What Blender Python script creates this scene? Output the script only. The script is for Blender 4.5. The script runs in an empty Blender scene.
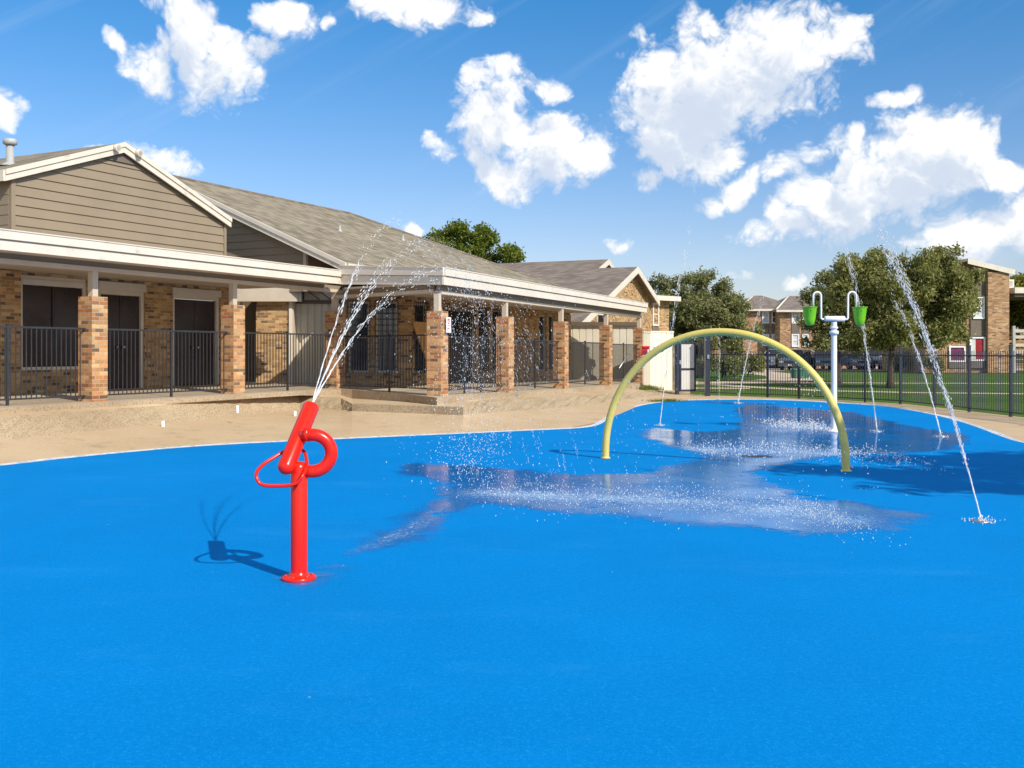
import bpy, math, random
import numpy as np
from mathutils import Matrix, Vector
random.seed(7)
R = math.radians
sc = bpy.context.scene
COL = sc.collection
WM = {}

# ------------------------------------------------------------------ placing
CAMZ, HOR = 1.6, 352.0
def at(px, D): return ((px - 512) / 1000.0 * D, D)
def gz(px, py, z=0.0):
    D = (CAMZ - z) * 1000.0 / (py - HOR)
    return at(px, D)
def zy(py, D): return CAMZ + (HOR - py) * D / 1000.0

class Frame:
    def __init__(s, o, u):
        l = math.hypot(*u); s.u = (u[0] / l, u[1] / l); s.o = o
        s.v = (-s.u[1], s.u[0]); s.a = math.atan2(s.u[1], s.u[0])
    def t(s, px, b=0.0):
        r = (px - 512) / 1000.0
        ox, oy = s.o[0] + s.v[0] * b, s.o[1] + s.v[1] * b
        return (r * oy - ox) / (s.u[0] - r * s.u[1])
    def w(s, a, b=0.0): return (s.o[0] + s.u[0] * a + s.v[0] * b, s.o[1] + s.u[1] * a + s.v[1] * b)
    def loc(s, x, y):
        dx, dy = x - s.o[0], y - s.o[1]
        return dx * s.u[0] + dy * s.u[1], dx * s.v[0] + dy * s.v[1]
    def D(s, px, b=0.0): return s.w(s.t(px, b), b)[1]
    def z(s, px, py, b=0.0): return zy(py, s.D(px, b))
    def M(s, z=0.0): return Matrix.Translation((s.o[0], s.o[1], z)) @ Matrix.Rotation(s.a, 4, 'Z')
I4 = Matrix.Identity(4)

# ------------------------------------------------------------------ mesh builder
class MB:
    def __init__(s): s.v = []; s.f = []; s.sm = []
    def add(s, vs, fs, smooth=False):
        o = len(s.v); s.v += [tuple(v) for v in vs]; s.f += [tuple(i + o for i in f) for f in fs]; s.sm += [smooth] * len(fs); return s
    def box(s, x0, x1, y0, y1, z0, z1):
        vs = [(x, y, z) for z in (z0, z1) for y in (y0, y1) for x in (x0, x1)]
        return s.add(vs, [(0, 2, 3, 1), (4, 5, 7, 6), (0, 1, 5, 4), (2, 6, 7, 3), (0, 4, 6, 2), (1, 3, 7, 5)])
    def hexa(s, p8):   # bottom 4 ccw, top 4 ccw
        return s.add(p8, [(3, 2, 1, 0), (4, 5, 6, 7), (0, 1, 5, 4), (1, 2, 6, 5), (2, 3, 7, 6), (3, 0, 4, 7)])
    def prism(s, pts, y0, y1):   # pts (x,z) ccw, extruded along y
        n = len(pts)
        vs = [(x, y0, z) for x, z in pts] + [(x, y1, z) for x, z in pts]
        return s.add(vs, [tuple(range(n)), tuple(range(2 * n - 1, n - 1, -1))] + [(i, i + n, (i + 1) % n + n, (i + 1) % n) for i in range(n)])
    def slab(s, pts, z0, z1):   # pts (x,y) ccw
        n = len(pts)
        vs = [(x, y, z0) for x, y in pts] + [(x, y, z1) for x, y in pts]
        return s.add(vs, [tuple(range(n - 1, -1, -1)), tuple(range(n, 2 * n))] + [(i, (i + 1) % n, (i + 1) % n + n, i + n) for i in range(n)])
    def plate(s, pts, t):    # 3D polygon, thickness t downward
        n = len(pts)
        vs = list(pts) + [(x, y, z - t) for x, y, z in pts]
        return s.add(vs, [tuple(range(n)), tuple(range(2 * n - 1, n - 1, -1))] + [(i, i + n, (i + 1) % n + n, (i + 1) % n) for i in range(n)])
    def sheet(s, pts):
        return s.add(pts, [tuple(range(len(pts)))])
    def tube(s, path, r, n=10, cap=True, closed=False):
        P = [Vector(p) for p in path]; m = len(P)
        rr = r if isinstance(r, (list, tuple)) else [r] * m
        vs = []; prev = None
        for i in range(m):
            if closed: t = P[(i + 1) % m] - P[i - 1]
            else: t = P[min(i + 1, m - 1)] - P[max(i - 1, 0)]
            t.normalize()
            if prev is None:
                a = Vector((0, 0, 1)) if abs(t.z) < 0.9 else Vector((1, 0, 0))
                prev = t.cross(a).normalized()
            x = (prev - t * prev.dot(t)).normalized(); prev = x; y = t.cross(x)
            for k in range(n):
                an = 2 * math.pi * k / n
                vs.append(P[i] + (x * math.cos(an) + y * math.sin(an)) * rr[i])
        fs = []
        for i in range(m if closed else m - 1):
            j = (i + 1) % m
            for k in range(n):
                k2 = (k + 1) % n
                fs.append((i * n + k, i * n + k2, j * n + k2, j * n + k))
        s.add(vs, fs, True)
        if cap and not closed:
            o = len(s.v) - len(vs)
            s.f.append(tuple(o + k for k in range(n - 1, -1, -1))); s.sm.append(False)
            s.f.append(tuple(o + (m - 1) * n + k for k in range(n))); s.sm.append(False)
        return s
    def lathe(s, prof, c=(0, 0, 0), n=20):   # prof [(r,z)]
        vs = [(c[0] + r * math.cos(2 * math.pi * k / n), c[1] + r * math.sin(2 * math.pi * k / n), c[2] + z) for r, z in prof for k in range(n)]
        fs = [(i * n + k, i * n + (k + 1) % n, (i + 1) * n + (k + 1) % n, (i + 1) * n + k) for i in range(len(prof) - 1) for k in range(n)]
        return s.add(vs, fs, True)
    def mesh(s, name):
        me = bpy.data.meshes.new(name); me.from_pydata(s.v, [], s.f)
        me.polygons.foreach_set('use_smooth', s.sm); me.update(); return me

def link(name, me, mat, parent=None, M=I4):
    o = bpy.data.objects.new(name, me); COL.objects.link(o)
    if mat is not None: me.materials.append(mat)
    o.matrix_basis = M; WM[o.name] = M.copy()
    if parent is not None:
        o.parent = parent; o.matrix_parent_inverse = WM[parent.name].inverted()
    return o
def part(name, mb, mat, parent=None, M=I4, label=None):
    o = link(name, mb.mesh(name) if isinstance(mb, MB) else mb, mat, parent, M)
    if label: o['label'] = label
    return o
def tag(o, label, cat, group=None, kind=None):
    if label: o['label'] = label
    if cat: o['category'] = cat
    if group: o['group'] = group
    if kind: o['kind'] = kind
    return o
def thing(name, label, cat, loc=(0, 0, 0), rz=0.0, group=None):
    o = bpy.data.objects.new(name, None); COL.objects.link(o)
    M = Matrix.Translation(loc) @ Matrix.Rotation(rz, 4, 'Z')
    o.matrix_basis = M; WM[o.name] = M; o.empty_display_size = 0.2
    return tag(o, label, cat, group)
def structure(name, mb, mat, M=I4):
    o = part(name, mb, mat, None, M); o['kind'] = 'structure'; return o
def dup(root, M, label):
    kids = {}
    for o in list(sc.objects):
        if o.parent is not None: kids.setdefault(o.parent.name, []).append(o)
    def rec(o, par):
        c = o.copy(); COL.objects.link(c); c.parent = par
        for ch in kids.get(o.name, []): rec(ch, c)
        return c
    r = rec(root, None); r.matrix_basis = M; r['label'] = label
    return r

# ------------------------------------------------------------------ materials
class NT:
    def __init__(s, tree): s.t = tree; s.n = tree.nodes; s.l = tree.links
    def new(s, typ, **kw):
        n = s.n.new(typ)
        for k, v in kw.items(): setattr(n, k, v)
        return n
    def set(s, sock, v):
        if isinstance(v, bpy.types.NodeSocket): s.l.new(v, sock)
        elif isinstance(v, (tuple, list)) and len(v) == 3 and sock.type == 'RGBA': sock.default_value = (*v, 1)
        else: sock.default_value = v
    def math(s, op, a, b=None, c=None, clamp=False):
        n = s.new('ShaderNodeMath', operation=op, use_clamp=clamp)
        for i, x in enumerate((a, b, c)):
            if x is not None: s.set(n.inputs[i], x)
        return n.outputs[0]
    def mix(s, f, a, b, blend='MIX'):
        n = s.new('ShaderNodeMix', data_type='RGBA', blend_type=blend)
        s.set(n.inputs[0], f); s.set(n.inputs[6], a); s.set(n.inputs[7], b); return n.outputs[2]
    def noise(s, vec, scale, detail=3.0, rough=0.5, out=0):
        n = s.new('ShaderNodeTexNoise'); s.set(n.inputs['Scale'], scale); n.inputs['Detail'].default_value = detail
        n.inputs['Roughness'].default_value = rough
        if vec is not None: s.set(n.inputs['Vector'], vec)
        return n.outputs[out]
    def ramp(s, f, stops, interp='LINEAR'):
        n = s.new('ShaderNodeValToRGB'); n.color_ramp.interpolation = interp
        e = n.color_ramp.elements
        while len(e) < len(stops): e.new(0.5)
        for i, (p, c) in enumerate(stops):
            e[i].position = p; e[i].color = (*c, 1) if isinstance(c, tuple) else (c, c, c, 1)
        s.set(n.inputs[0], f); return n.outputs[0]
    def smooth(s, x, a, b):
        n = s.new('ShaderNodeMapRange', interpolation_type='SMOOTHSTEP')
        s.set(n.inputs[0], x); n.inputs[1].default_value = a; n.inputs[2].default_value = b; return n.outputs[0]
    def comb(s, x, y, z=0.0):
        n = s.new('ShaderNodeCombineXYZ'); s.set(n.inputs[0], x); s.set(n.inputs[1], y); s.set(n.inputs[2], z); return n.outputs[0]
    def sep(s, v):
        n = s.new('ShaderNodeSeparateXYZ'); s.set(n.inputs[0], v); return n.outputs
    def bump(s, h, strength, dist=0.01):
        n = s.new('ShaderNodeBump'); n.inputs['Strength'].default_value = strength; n.inputs['Distance'].default_value = dist
        s.set(n.inputs['Height'], h); return n.outputs[0]

def mat(name):
    m = bpy.data.materials.new(name); m.use_nodes = True
    nt = NT(m.node_tree); b = nt.n['Principled BSDF']
    tc = nt.new('ShaderNodeTexCoord')
    return m, nt, b, tc
def plain(name, col, rough=0.5, var=0.12, scale=3.0, metal=0.0, spec=0.5, bump=0.0, bscale=60, dirt=None):
    m, nt, b, tc = mat(name)
    n = nt.noise(tc.outputs['Object'], scale, 5, 0.6)
    c = nt.mix(nt.smooth(n, 0.3, 0.7), tuple(x * (1 - var) for x in col), tuple(min(1, x * (1 + var)) for x in col))
    if dirt:
        n2 = nt.noise(tc.outputs['Object'], scale * 2.3, 6, 0.7)
        c = nt.mix(nt.smooth(n2, 0.55, 0.75), c, dirt)
    nt.set(b.inputs['Base Color'], c); b.inputs['Roughness'].default_value = rough; b.inputs['Metallic'].default_value = metal
    b.inputs['Specular IOR Level'].default_value = spec
    if bump: nt.set(b.inputs['Normal'], nt.bump(nt.noise(tc.outputs['Object'], bscale, 3), bump))
    return m

def brick_mat(name, ramp, mortar=(0.50, 0.39, 0.27), bw=0.205, bh=0.075):
    m, nt, b, tc = mat(name)
    o = nt.sep(tc.outputs['Object']); N = nt.sep(tc.outputs['Normal'])
    sel = nt.math('GREATER_THAN', nt.math('ABSOLUTE', N[1]), 0.5)
    u = nt.math('ADD', nt.math('MULTIPLY', o[0], sel), nt.math('MULTIPLY', o[1], nt.math('SUBTRACT', 1.0, sel)))
    u = nt.math('ADD', u, nt.math('MULTIPLY', sel, 31.37))
    rz = nt.math('DIVIDE', nt.math('ADD', o[2], 50.0), bh); row = nt.math('FLOOR', rz)
    un = nt.math('ADD', nt.math('DIVIDE', u, bw), nt.math('MULTIPLY', nt.math('MODULO', row, 2.0), 0.5))
    colm = nt.math('FLOOR', un)
    wn = nt.new('ShaderNodeTexWhiteNoise', noise_dimensions='2D'); nt.set(wn.inputs['Vector'], nt.comb(colm, row))
    c = nt.ramp(wn.outputs['Value'], ramp, 'CONSTANT')
    vv = nt.math('MULTIPLY_ADD', nt.sep(wn.outputs['Color'])[1], .75, .62)
    c = nt.mix(1.0, c, nt.comb(vv, vv, vv), 'MULTIPLY')
    nn = nt.noise(tc.outputs['Object'], 22, 5, 0.8)
    c = nt.mix(nt.smooth(nn, 0.3, 0.7), nt.mix(0.45, c, (0.16, 0.09, 0.05)), nt.mix(0.12, c, (0.70, 0.45, 0.24)))
    big = nt.noise(tc.outputs['Object'], 0.9, 3)
    c = nt.mix(nt.math('MULTIPLY', nt.smooth(big, 0.4, 0.7), 0.25), c, (0.45, 0.28, 0.15))
    fu = nt.math('FRACT', un); fr = nt.math('FRACT', rz)
    mu = nt.math('MINIMUM', fu, nt.math('SUBTRACT', 1.0, fu)); mz = nt.math('MINIMUM', fr, nt.math('SUBTRACT', 1.0, fr))
    ms = nt.math('MINIMUM', nt.math('MULTIPLY', mu, bw), nt.math('MULTIPLY', mz, bh))
    isb = nt.smooth(ms, 0.003, 0.0065)
    c = nt.mix(isb, mortar, c)
    nt.set(b.inputs['Base Color'], c); b.inputs['Roughness'].default_value = 0.9; b.inputs['Specular IOR Level'].default_value = 0.2
    nt.set(b.inputs['Normal'], nt.bump(nt.math('ADD', isb, nt.math('MULTIPLY', nn, 0.4)), 0.6, 0.008))
    return m
BR_ORANGE = [(0.0, (0.56, 0.28, 0.115)), (0.28, (0.50, 0.22, 0.09)), (0.48, (0.62, 0.37, 0.18)), (0.66, (0.40, 0.13, 0.05)), (0.80, (0.68, 0.42, 0.20)), (0.89, (0.13, 0.085, 0.06))]
BR_TAN = [(0.0, (0.54, 0.33, 0.14)), (0.3, (0.47, 0.26, 0.10)), (0.5, (0.60, 0.39, 0.18)), (0.7, (0.38, 0.19, 0.07)), (0.80, (0.62, 0.44, 0.23)), (0.87, (0.07, 0.05, 0.04))]
BR_FAR = [(0.0, (0.50, 0.30, 0.16)), (0.3, (0.43, 0.23, 0.12)), (0.55, (0.54, 0.35, 0.20)), (0.75, (0.37, 0.19, 0.10)), (0.88, (0.24, 0.13, 0.08))]
brick_pillar = brick_mat('orange_brick', BR_ORANGE)
brick_wall = brick_mat('tan_brick', BR_TAN)
brick_far = brick_mat('apartment_brick', BR_FAR, bw=0.3, bh=0.11)

def shingle_mat(name, c1, c2):
    m, nt, b, tc = mat(name)
    o = nt.sep(tc.outputs['Object'])
    row = nt.math('FLOOR', nt.math('DIVIDE', o[2], 0.075))
    sx = nt.math('ADD', o[0], nt.math('MULTIPLY', o[1], 0.73))
    cell = nt.math('FLOOR', nt.math('ADD', nt.math('DIVIDE', sx, 0.22), nt.math('MULTIPLY', row, 0.37)))
    wn = nt.new('ShaderNodeTexWhiteNoise', noise_dimensions='2D'); nt.set(wn.inputs['Vector'], nt.comb(cell, row))
    n = nt.noise(tc.outputs['Object'], 0.6, 5, 0.65)
    f = nt.math('ADD', nt.math('MULTIPLY', wn.outputs['Value'], 0.75), nt.math('MULTIPLY', nt.smooth(n, 0.3, 0.7), 0.25))
    c = nt.mix(f, c1, c2)
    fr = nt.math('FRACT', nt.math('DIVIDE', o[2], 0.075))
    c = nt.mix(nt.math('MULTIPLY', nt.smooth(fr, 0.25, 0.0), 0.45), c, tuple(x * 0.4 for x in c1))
    nt.set(b.inputs['Base Color'], c); b.inputs['Roughness'].default_value = 0.95; b.inputs['Specular IOR Level'].default_value = 0.15
    nt.set(b.inputs['Normal'], nt.bump(wn.outputs['Value'], 0.5, 0.01))
    return m
shingle = shingle_mat('weathered_shingles', (0.16, 0.135, 0.098), (0.36, 0.31, 0.23))
shingle_far = shingle_mat('brown_shingles', (0.15, 0.12, 0.10), (0.29, 0.245, 0.21))
siding = plain('taupe_siding', (0.278, 0.218, 0.150), 0.75, 0.05, 0.8, bump=0.15, bscale=25)
siding_dark = plain('brown_siding', (0.17, 0.135, 0.105), 0.8, 0.08)
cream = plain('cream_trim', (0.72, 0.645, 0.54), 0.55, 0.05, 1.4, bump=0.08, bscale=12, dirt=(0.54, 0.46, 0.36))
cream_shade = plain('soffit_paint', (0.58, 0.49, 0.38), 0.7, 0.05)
beige = plain('beige_metal_panel', (0.62, 0.56, 0.44), 0.55, 0.05, 1.2)
cream_panel = plain('cream_metal_panel', (0.80, 0.75, 0.60), 0.5, 0.04, 1.2)
grey_panel = plain('pale_grey_panel', (0.58, 0.56, 0.52), 0.5, 0.06, 1.2)
black_metal = plain('dark_fence_metal', (0.035, 0.034, 0.038), 0.4, 0.15)
navy_metal = plain('blue_black_fence_metal', (0.028, 0.034, 0.06), 0.35, 0.15)
dark_panel = plain('dark_door_panel', (0.034, 0.018, 0.020), 0.24, 0.45, 0.9, spec=0.6)
brown_door = plain('brown_door', (0.13, 0.085, 0.05), 0.6)
glass_dark = plain('dark_glass', (0.012, 0.016, 0.022), 0.06, 0.2, 1.0, spec=0.8)
curtain_red = plain('red_curtain', (0.30, 0.012, 0.02), 0.8, 0.35, 9)
curtain_purple = plain('purple_curtain', (0.16, 0.03, 0.09), 0.8, 0.35, 9)
blind = plain('white_blind', (0.62, 0.62, 0.60), 0.7, 0.1, 4)
white_paint = plain('white_powder_coat', (0.82, 0.83, 0.84), 0.3, 0.03)
wood_board = plain('plywood_board', (0.55, 0.27, 0.07), 0.6, 0.15, 5)
red_plastic = plain('red_plastic', (0.62, 0.012, 0.012), 0.35, 0.05)
red_coat = plain('red_powder_coat', (0.80, 0.016, 0.003), 0.24, 0.05, 4)
yellow_coat = plain('yellow_powder_coat', (0.72, 0.575, 0.14), 0.35, 0.06, 3, dirt=(0.66, 0.52, 0.18))
green_plastic = plain('lime_green_plastic', (0.16, 0.52, 0.015), 0.35, 0.05)
steel = plain('steel', (0.5, 0.5, 0.5), 0.35, 0.1, metal=0.9)
grey_metal = plain('galvanised_metal', (0.42, 0.43, 0.42), 0.5, 0.1)
bark = plain('bark', (0.10, 0.075, 0.055), 0.95, 0.35, 8, spec=0.1, bump=0.6, bscale=18)
rubber = plain('tyre_rubber', (0.02, 0.02, 0.02), 0.8)
lamp_glass = plain('headlight_glass', (0.6, 0.62, 0.65), 0.15)
sign_white = plain('sign_white', (0.82, 0.78, 0.77), 0.5, 0.02)
sign_red = plain('sign_red', (0.45, 0.03, 0.04), 0.5, 0.02)
green_box = plain('green_cabinet_paint', (0.03, 0.14, 0.09), 0.5, 0.1)
navy_paint = plain('navy_paint', (0.018, 0.022, 0.06), 0.4, 0.3, 2)

def concrete(name, c1, c2, spot, sscale, sstrength, bump=0.2, stain=(0.2, 0.15, 0.1), grain=0.5):
    m, nt, b, tc = mat(name); v = tc.outputs['Object']
    n = nt.noise(v, 0.55, 6, 0.6)
    c = nt.mix(nt.smooth(n, 0.32, 0.68), c1, c2)
    n2 = nt.noise(v, 2.6, 6, 0.7)
    c = nt.mix(nt.math('MULTIPLY', nt.smooth(n2, 0.52, 0.72), 0.35), c, stain)
    n3 = nt.noise(v, sscale, 2, 0.6)
    c = nt.mix(nt.math('MULTIPLY', nt.smooth(n3, 0.5, 0.62), sstrength), c, spot)
    c = nt.mix(nt.math('MULTIPLY', nt.smooth(nt.noise(v, 140, 2), 0.35, 0.6), grain * 0.3), c, tuple(x * 0.5 for x in c1))
    nt.set(b.inputs['Base Color'], c); b.inputs['Roughness'].default_value = 0.9; b.inputs['Specular IOR Level'].default_value = 0.2
    nt.set(b.inputs['Normal'], nt.bump(n3, bump, 0.01))
    return m
deck_m = concrete('tan_deck_concrete', (0.52, 0.375, 0.225), (0.585, 0.435, 0.275), (0.66, 0.55, 0.42), 22, 0.25)
agg_m = concrete('exposed_aggregate', (0.42, 0.315, 0.195), (0.53, 0.415, 0.27), (0.18, 0.125, 0.07), 40, 0.75, 0.8)
patio_m = concrete('patio_concrete', (0.46, 0.38, 0.28), (0.55, 0.46, 0.34), (0.3, 0.23, 0.16), 15, 0.35)
curb_m = concrete('curb_concrete', (0.40, 0.30, 0.19), (0.52, 0.41, 0.28), (0.2, 0.14, 0.09), 30, 0.6, 0.5)
path_m = concrete('path_concrete', (0.60, 0.48, 0.34), (0.66, 0.54, 0.40), (0.45, 0.36, 0.26), 6, 0.3)
road_m = concrete('parking_concrete', (0.50, 0.41, 0.34), (0.58, 0.48, 0.40), (0.36, 0.3, 0.26), 2, 0.3)
edge_m = concrete('white_edge_paint', (0.62, 0.64, 0.66), (0.72, 0.73, 0.74), (0.2, 0.4, 0.6), 9, 0.7)

def grass_mat():
    m, nt, b, tc = mat('lawn_grass'); v = tc.outputs['Object']
    n = nt.noise(v, 0.25, 5, 0.6); n2 = nt.noise(v, 3.0, 6, 0.75)
    c = nt.mix(nt.smooth(n, 0.35, 0.65), (0.045, 0.105, 0.014), (0.085, 0.155, 0.022))
    c = nt.mix(nt.smooth(n2, 0.4, 0.75), c, (0.14, 0.20, 0.045))
    nt.set(b.inputs['Base Color'], c); b.inputs['Roughness'].default_value = 0.95; b.inputs['Specular IOR Level'].default_value = 0.1
    nt.set(b.inputs['Normal'], nt.bump(nt.noise(v, 18, 4), 1.0, 0.06))
    return m
grass_m = grass_mat()

PAD = (0.0, 0.202, 0.56)
def pad_mat():
    m, nt, b, tc = mat('blue_pad_coating'); v = tc.outputs['Object']
    n = nt.noise(v, 0.5, 5, 0.6)
    c = nt.mix(nt.smooth(n, 0.3, 0.7), tuple(x * 0.95 for x in PAD), tuple(x * 1.05 for x in PAD))
    g = nt.math('MULTIPLY_ADD', nt.noise(v, 38, 4, 0.85), .5, nt.math('MULTIPLY', nt.noise(v, 95, 2, 0.8), .5))
    c = nt.mix(nt.math('MULTIPLY', nt.smooth(g, 0.50, 0.64), 0.35), c, (0.02, 0.35, 0.85))
    c = nt.mix(nt.math('MULTIPLY', nt.smooth(g, 0.50, 0.38), 0.38), c, (0.0, 0.15, 0.50))
    # scuffed, sun-chalked patches
    mp = nt.new('ShaderNodeMapping'); mp.inputs['Scale'].default_value = (1.0, 2.2, 1); nt.l.new(v, mp.inputs[0])
    s1 = nt.noise(mp.outputs[0], 0.35, 6, 0.75)
    c = nt.mix(nt.math('MULTIPLY', nt.smooth(s1, 0.52, 0.80), 0.22), c, (0.06, 0.34, 0.72))
    sp = nt.noise(v, 9, 2, 0.5)
    c = nt.mix(nt.math('MULTIPLY', nt.smooth(sp, 0.78, 0.80), 0.7), c, (0.4, 0.6, 0.8))
    nt.set(b.inputs['Base Color'], c)
    b.inputs['Roughness'].default_value = 0.85; b.inputs['Specular IOR Level'].default_value = 0.03
    nt.set(b.inputs['Normal'], nt.bump(nt.noise(v, 120, 3), 0.35, 0.004))
    return m
pad_m = pad_mat()

def film_mat():
    m, nt, b, tc = mat('standing_water'); v = tc.outputs['Object']
    at_ = nt.new('ShaderNodeAttribute', attribute_name='wet'); wet = at_.outputs['Fac']
    fo = nt.new('ShaderNodeAttribute', attribute_name='foam').outputs['Fac']
    mp = nt.new('ShaderNodeMapping'); mp.inputs['Scale'].default_value = (1, 1, 1); nt.l.new(v, mp.inputs[0])
    n = nt.noise(v, 1.6, 6, 0.7)
    nf = nt.noise(v, 11, 5, 0.75)
    a = nt.smooth(nt.math('ADD', nt.math('ADD', wet, nt.math('MULTIPLY', nt.math('SUBTRACT', n, 0.5), 1.1)), nt.math('MULTIPLY', nt.math('SUBTRACT', nf, 0.5), 0.35)), -0.10, 0.22)
    n3 = nt.noise(v, 3.1, 4, 0.6)
    hole = nt.smooth(n3, 0.70, 0.64)
    a = nt.math('MULTIPLY', a, hole)
    fn = nt.noise(v, 30, 3, 0.7)
    ff = nt.smooth(nt.math('ADD', nt.math('MULTIPLY', fo, 0.38), fn), 0.70, 1.0)
    col = nt.mix(nt.math('MULTIPLY', ff, 0.75), (0.0, 0.205, 0.60), (0.55, 0.72, 0.88))
    nt.set(b.inputs['Base Color'], col)
    b.inputs['IOR'].default_value = 1.34; b.inputs['Specular IOR Level'].default_value = 0.5
    nt.set(b.inputs['Roughness'], nt.math('ADD', 0.07, nt.math('MULTIPLY', ff, 0.45)))
    rip = nt.noise(v, 26, 4, 0.65)
    bp = nt.new('ShaderNodeBump'); bp.inputs['Distance'].default_value = 0.004
    nt.set(bp.inputs['Height'], rip); nt.set(bp.inputs['Strength'], nt.math('ADD', 0.16, nt.math('MULTIPLY', fo, 0.6)))
    nt.l.new(bp.outputs[0], b.inputs['Normal'])
    thin = nt.smooth(nt.noise(v, 0.9, 4, 0.6), 0.30, 0.62)
    nt.set(b.inputs['Alpha'], nt.math('MULTIPLY', a, nt.math('MULTIPLY_ADD', thin, .45, .42)))
    return m
film_m = film_mat()

def water_mat(name, alpha, tint=(0.95, 0.95, 0.95)):
    m, nt, b, tc = mat(name)
    b.inputs['Base Color'].default_value = (*tint, 1); b.inputs['Roughness'].default_value = 0.12
    b.inputs['IOR'].default_value = 1.33
    n = nt.noise(tc.outputs['Object'], 25, 3, 0.7)
    nt.set(b.inputs['Alpha'], nt.math('MULTIPLY_ADD', nt.smooth(n, 0.35, 0.65), 0.35, alpha - 0.2))
    b.inputs['Subsurface Weight'].default_value = 0.0
    return m
water_m = water_mat('aerated_water', 0.50)
drop_m = water_mat('water_drops', 0.75)

def leaf_mat(name, c1, c2, c3):
    m, nt, b, tc = mat(name)
    g = nt.new('ShaderNodeNewGeometry')
    n = nt.noise(tc.outputs['Object'], 0.8, 3)
    c = nt.mix(g.outputs['Random Per Island'], c1, c2)
    c = nt.mix(nt.smooth(n, 0.4, 0.68), c, c3)
    nt.set(b.inputs['Base Color'], c); b.inputs['Roughness'].default_value = 0.5; b.inputs['Specular IOR Level'].default_value = 0.3
    tr = nt.new('ShaderNodeBsdfTranslucent'); nt.set(tr.inputs[0], c)
    mx = nt.new('ShaderNodeMixShader'); mx.inputs[0].default_value = 0.38
    out = nt.n['Material Output']
    nt.l.new(b.outputs[0], mx.inputs[1]); nt.l.new(tr.outputs[0], mx.inputs[2]); nt.l.new(mx.outputs[0], out.inputs[0])
    return m
leaf_oak = leaf_mat('live_oak_leaves', (0.14, 0.155, 0.048), (0.40, 0.38, 0.13), (0.29, 0.29, 0.085))
leaf_mid = leaf_mat('grey_green_leaves', (0.13, 0.15, 0.06), (0.38, 0.37, 0.16), (0.25, 0.27, 0.10))
leaf_bright = leaf_mat('bright_green_leaves', (0.085, 0.135, 0.016), (0.24, 0.27, 0.04), (0.16, 0.21, 0.025))
leaf_yellow = leaf_mat('yellow_green_leaves', (0.12, 0.15, 0.02), (0.30, 0.27, 0.04), (0.2, 0.2, 0.03))

# ================================================================== SETTING
structure('lawn', MB().sheet([(-900, -60, -.03), (900, -60, -.03), (900, 1600, -.03), (-900, 1600, -.03)]), grass_m)
fence_pts = [(6.8, 37.6), (7.3, 37.2), (9.1, 35.6), (10.7, 33.4), (12.0, 30.9), (12.2, 28.9), (12.3, 26.9), (12.42, 24.9), (12.55, 22.6), (12.7, 20.2), (12.9, 17.8)]
deck_poly = [(-30, -9), (15, -9), (14, 10)] + [(x + .15, y + .15) for x, y in fence_pts[::-1]] + [(6.6, 41.0), (2, 41), (-6, 34), (-30, 20)]
structure('pool_deck', MB().sheet([(x, y, -.012) for x, y in deck_poly]), deck_m)
pad_px = [(0, 466), (60, 459), (120, 453), (200, 446), (300, 441), (400, 436.5), (460, 434), (520, 431), (570, 429), (592, 427), (603, 423), (611, 415.5), (625, 409.5), (650, 403.5), (675, 401), (700, 400), (735, 399.6), (770, 399.8), (800, 401), (830, 402.6), (855, 404), (880, 405.8), (910, 410), (940, 416), (965, 423), (980, 428), (1000, 436), (1024, 444)]
padw = [gz(*p) for p in pad_px]
pad_poly = padw + [(9.3, 15.2), (9.45, 12), (9.2, 8), (8.2, 3), (6.2, -3), (2, -6.5), (-4, -7), (-9, -4), (-11.5, 1), (-10.8, 6), (-9.2, 10), (-8.0, 12.4)]
# smooth the outline a little
def smooth_poly(p, k=2):
    for _ in range(k):
        q = []
        for i in range(len(p)):
            a, b = p[i], p[(i + 1) % len(p)]
            q += [(a[0] * .75 + b[0] * .25, a[1] * .75 + b[1] * .25), (a[0] * .25 + b[0] * .75, a[1] * .25 + b[1] * .75)]
        p = q
    return p
pad_s = smooth_poly(pad_poly, 2)
structure('splash_pad', MB().sheet([(x, y, .004) for x, y in pad_s][::-1]), pad_m)
# painted edge line
mb = MB(); n = len(pad_s); vs = []
cx, cy = 0, 12
for i in range(n):
    a, b = pad_s[i - 1], pad_s[(i + 1) % n]
    tx, ty = b[0] - a[0], b[1] - a[1]; l = math.hypot(tx, ty) or 1
    nx, ny = -ty / l, tx / l
    w = 0.07 + 0.03 * random.random() + 0.03 * math.sin(i * .7)
    vs += [(pad_s[i][0] - nx * .02, pad_s[i][1] - ny * .02, .0065), (pad_s[i][0] + nx * w, pad_s[i][1] + ny * w, .0065 + .012)]
for i in range(n):
    j = (i + 1) % n; mb_f = (2 * i, 2 * j, 2 * j + 1, 2 * i + 1)
    mb.f.append(mb_f); mb.sm.append(False)
mb.v = vs
structure('pad_edge_marking', mb, edge_m)

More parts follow.
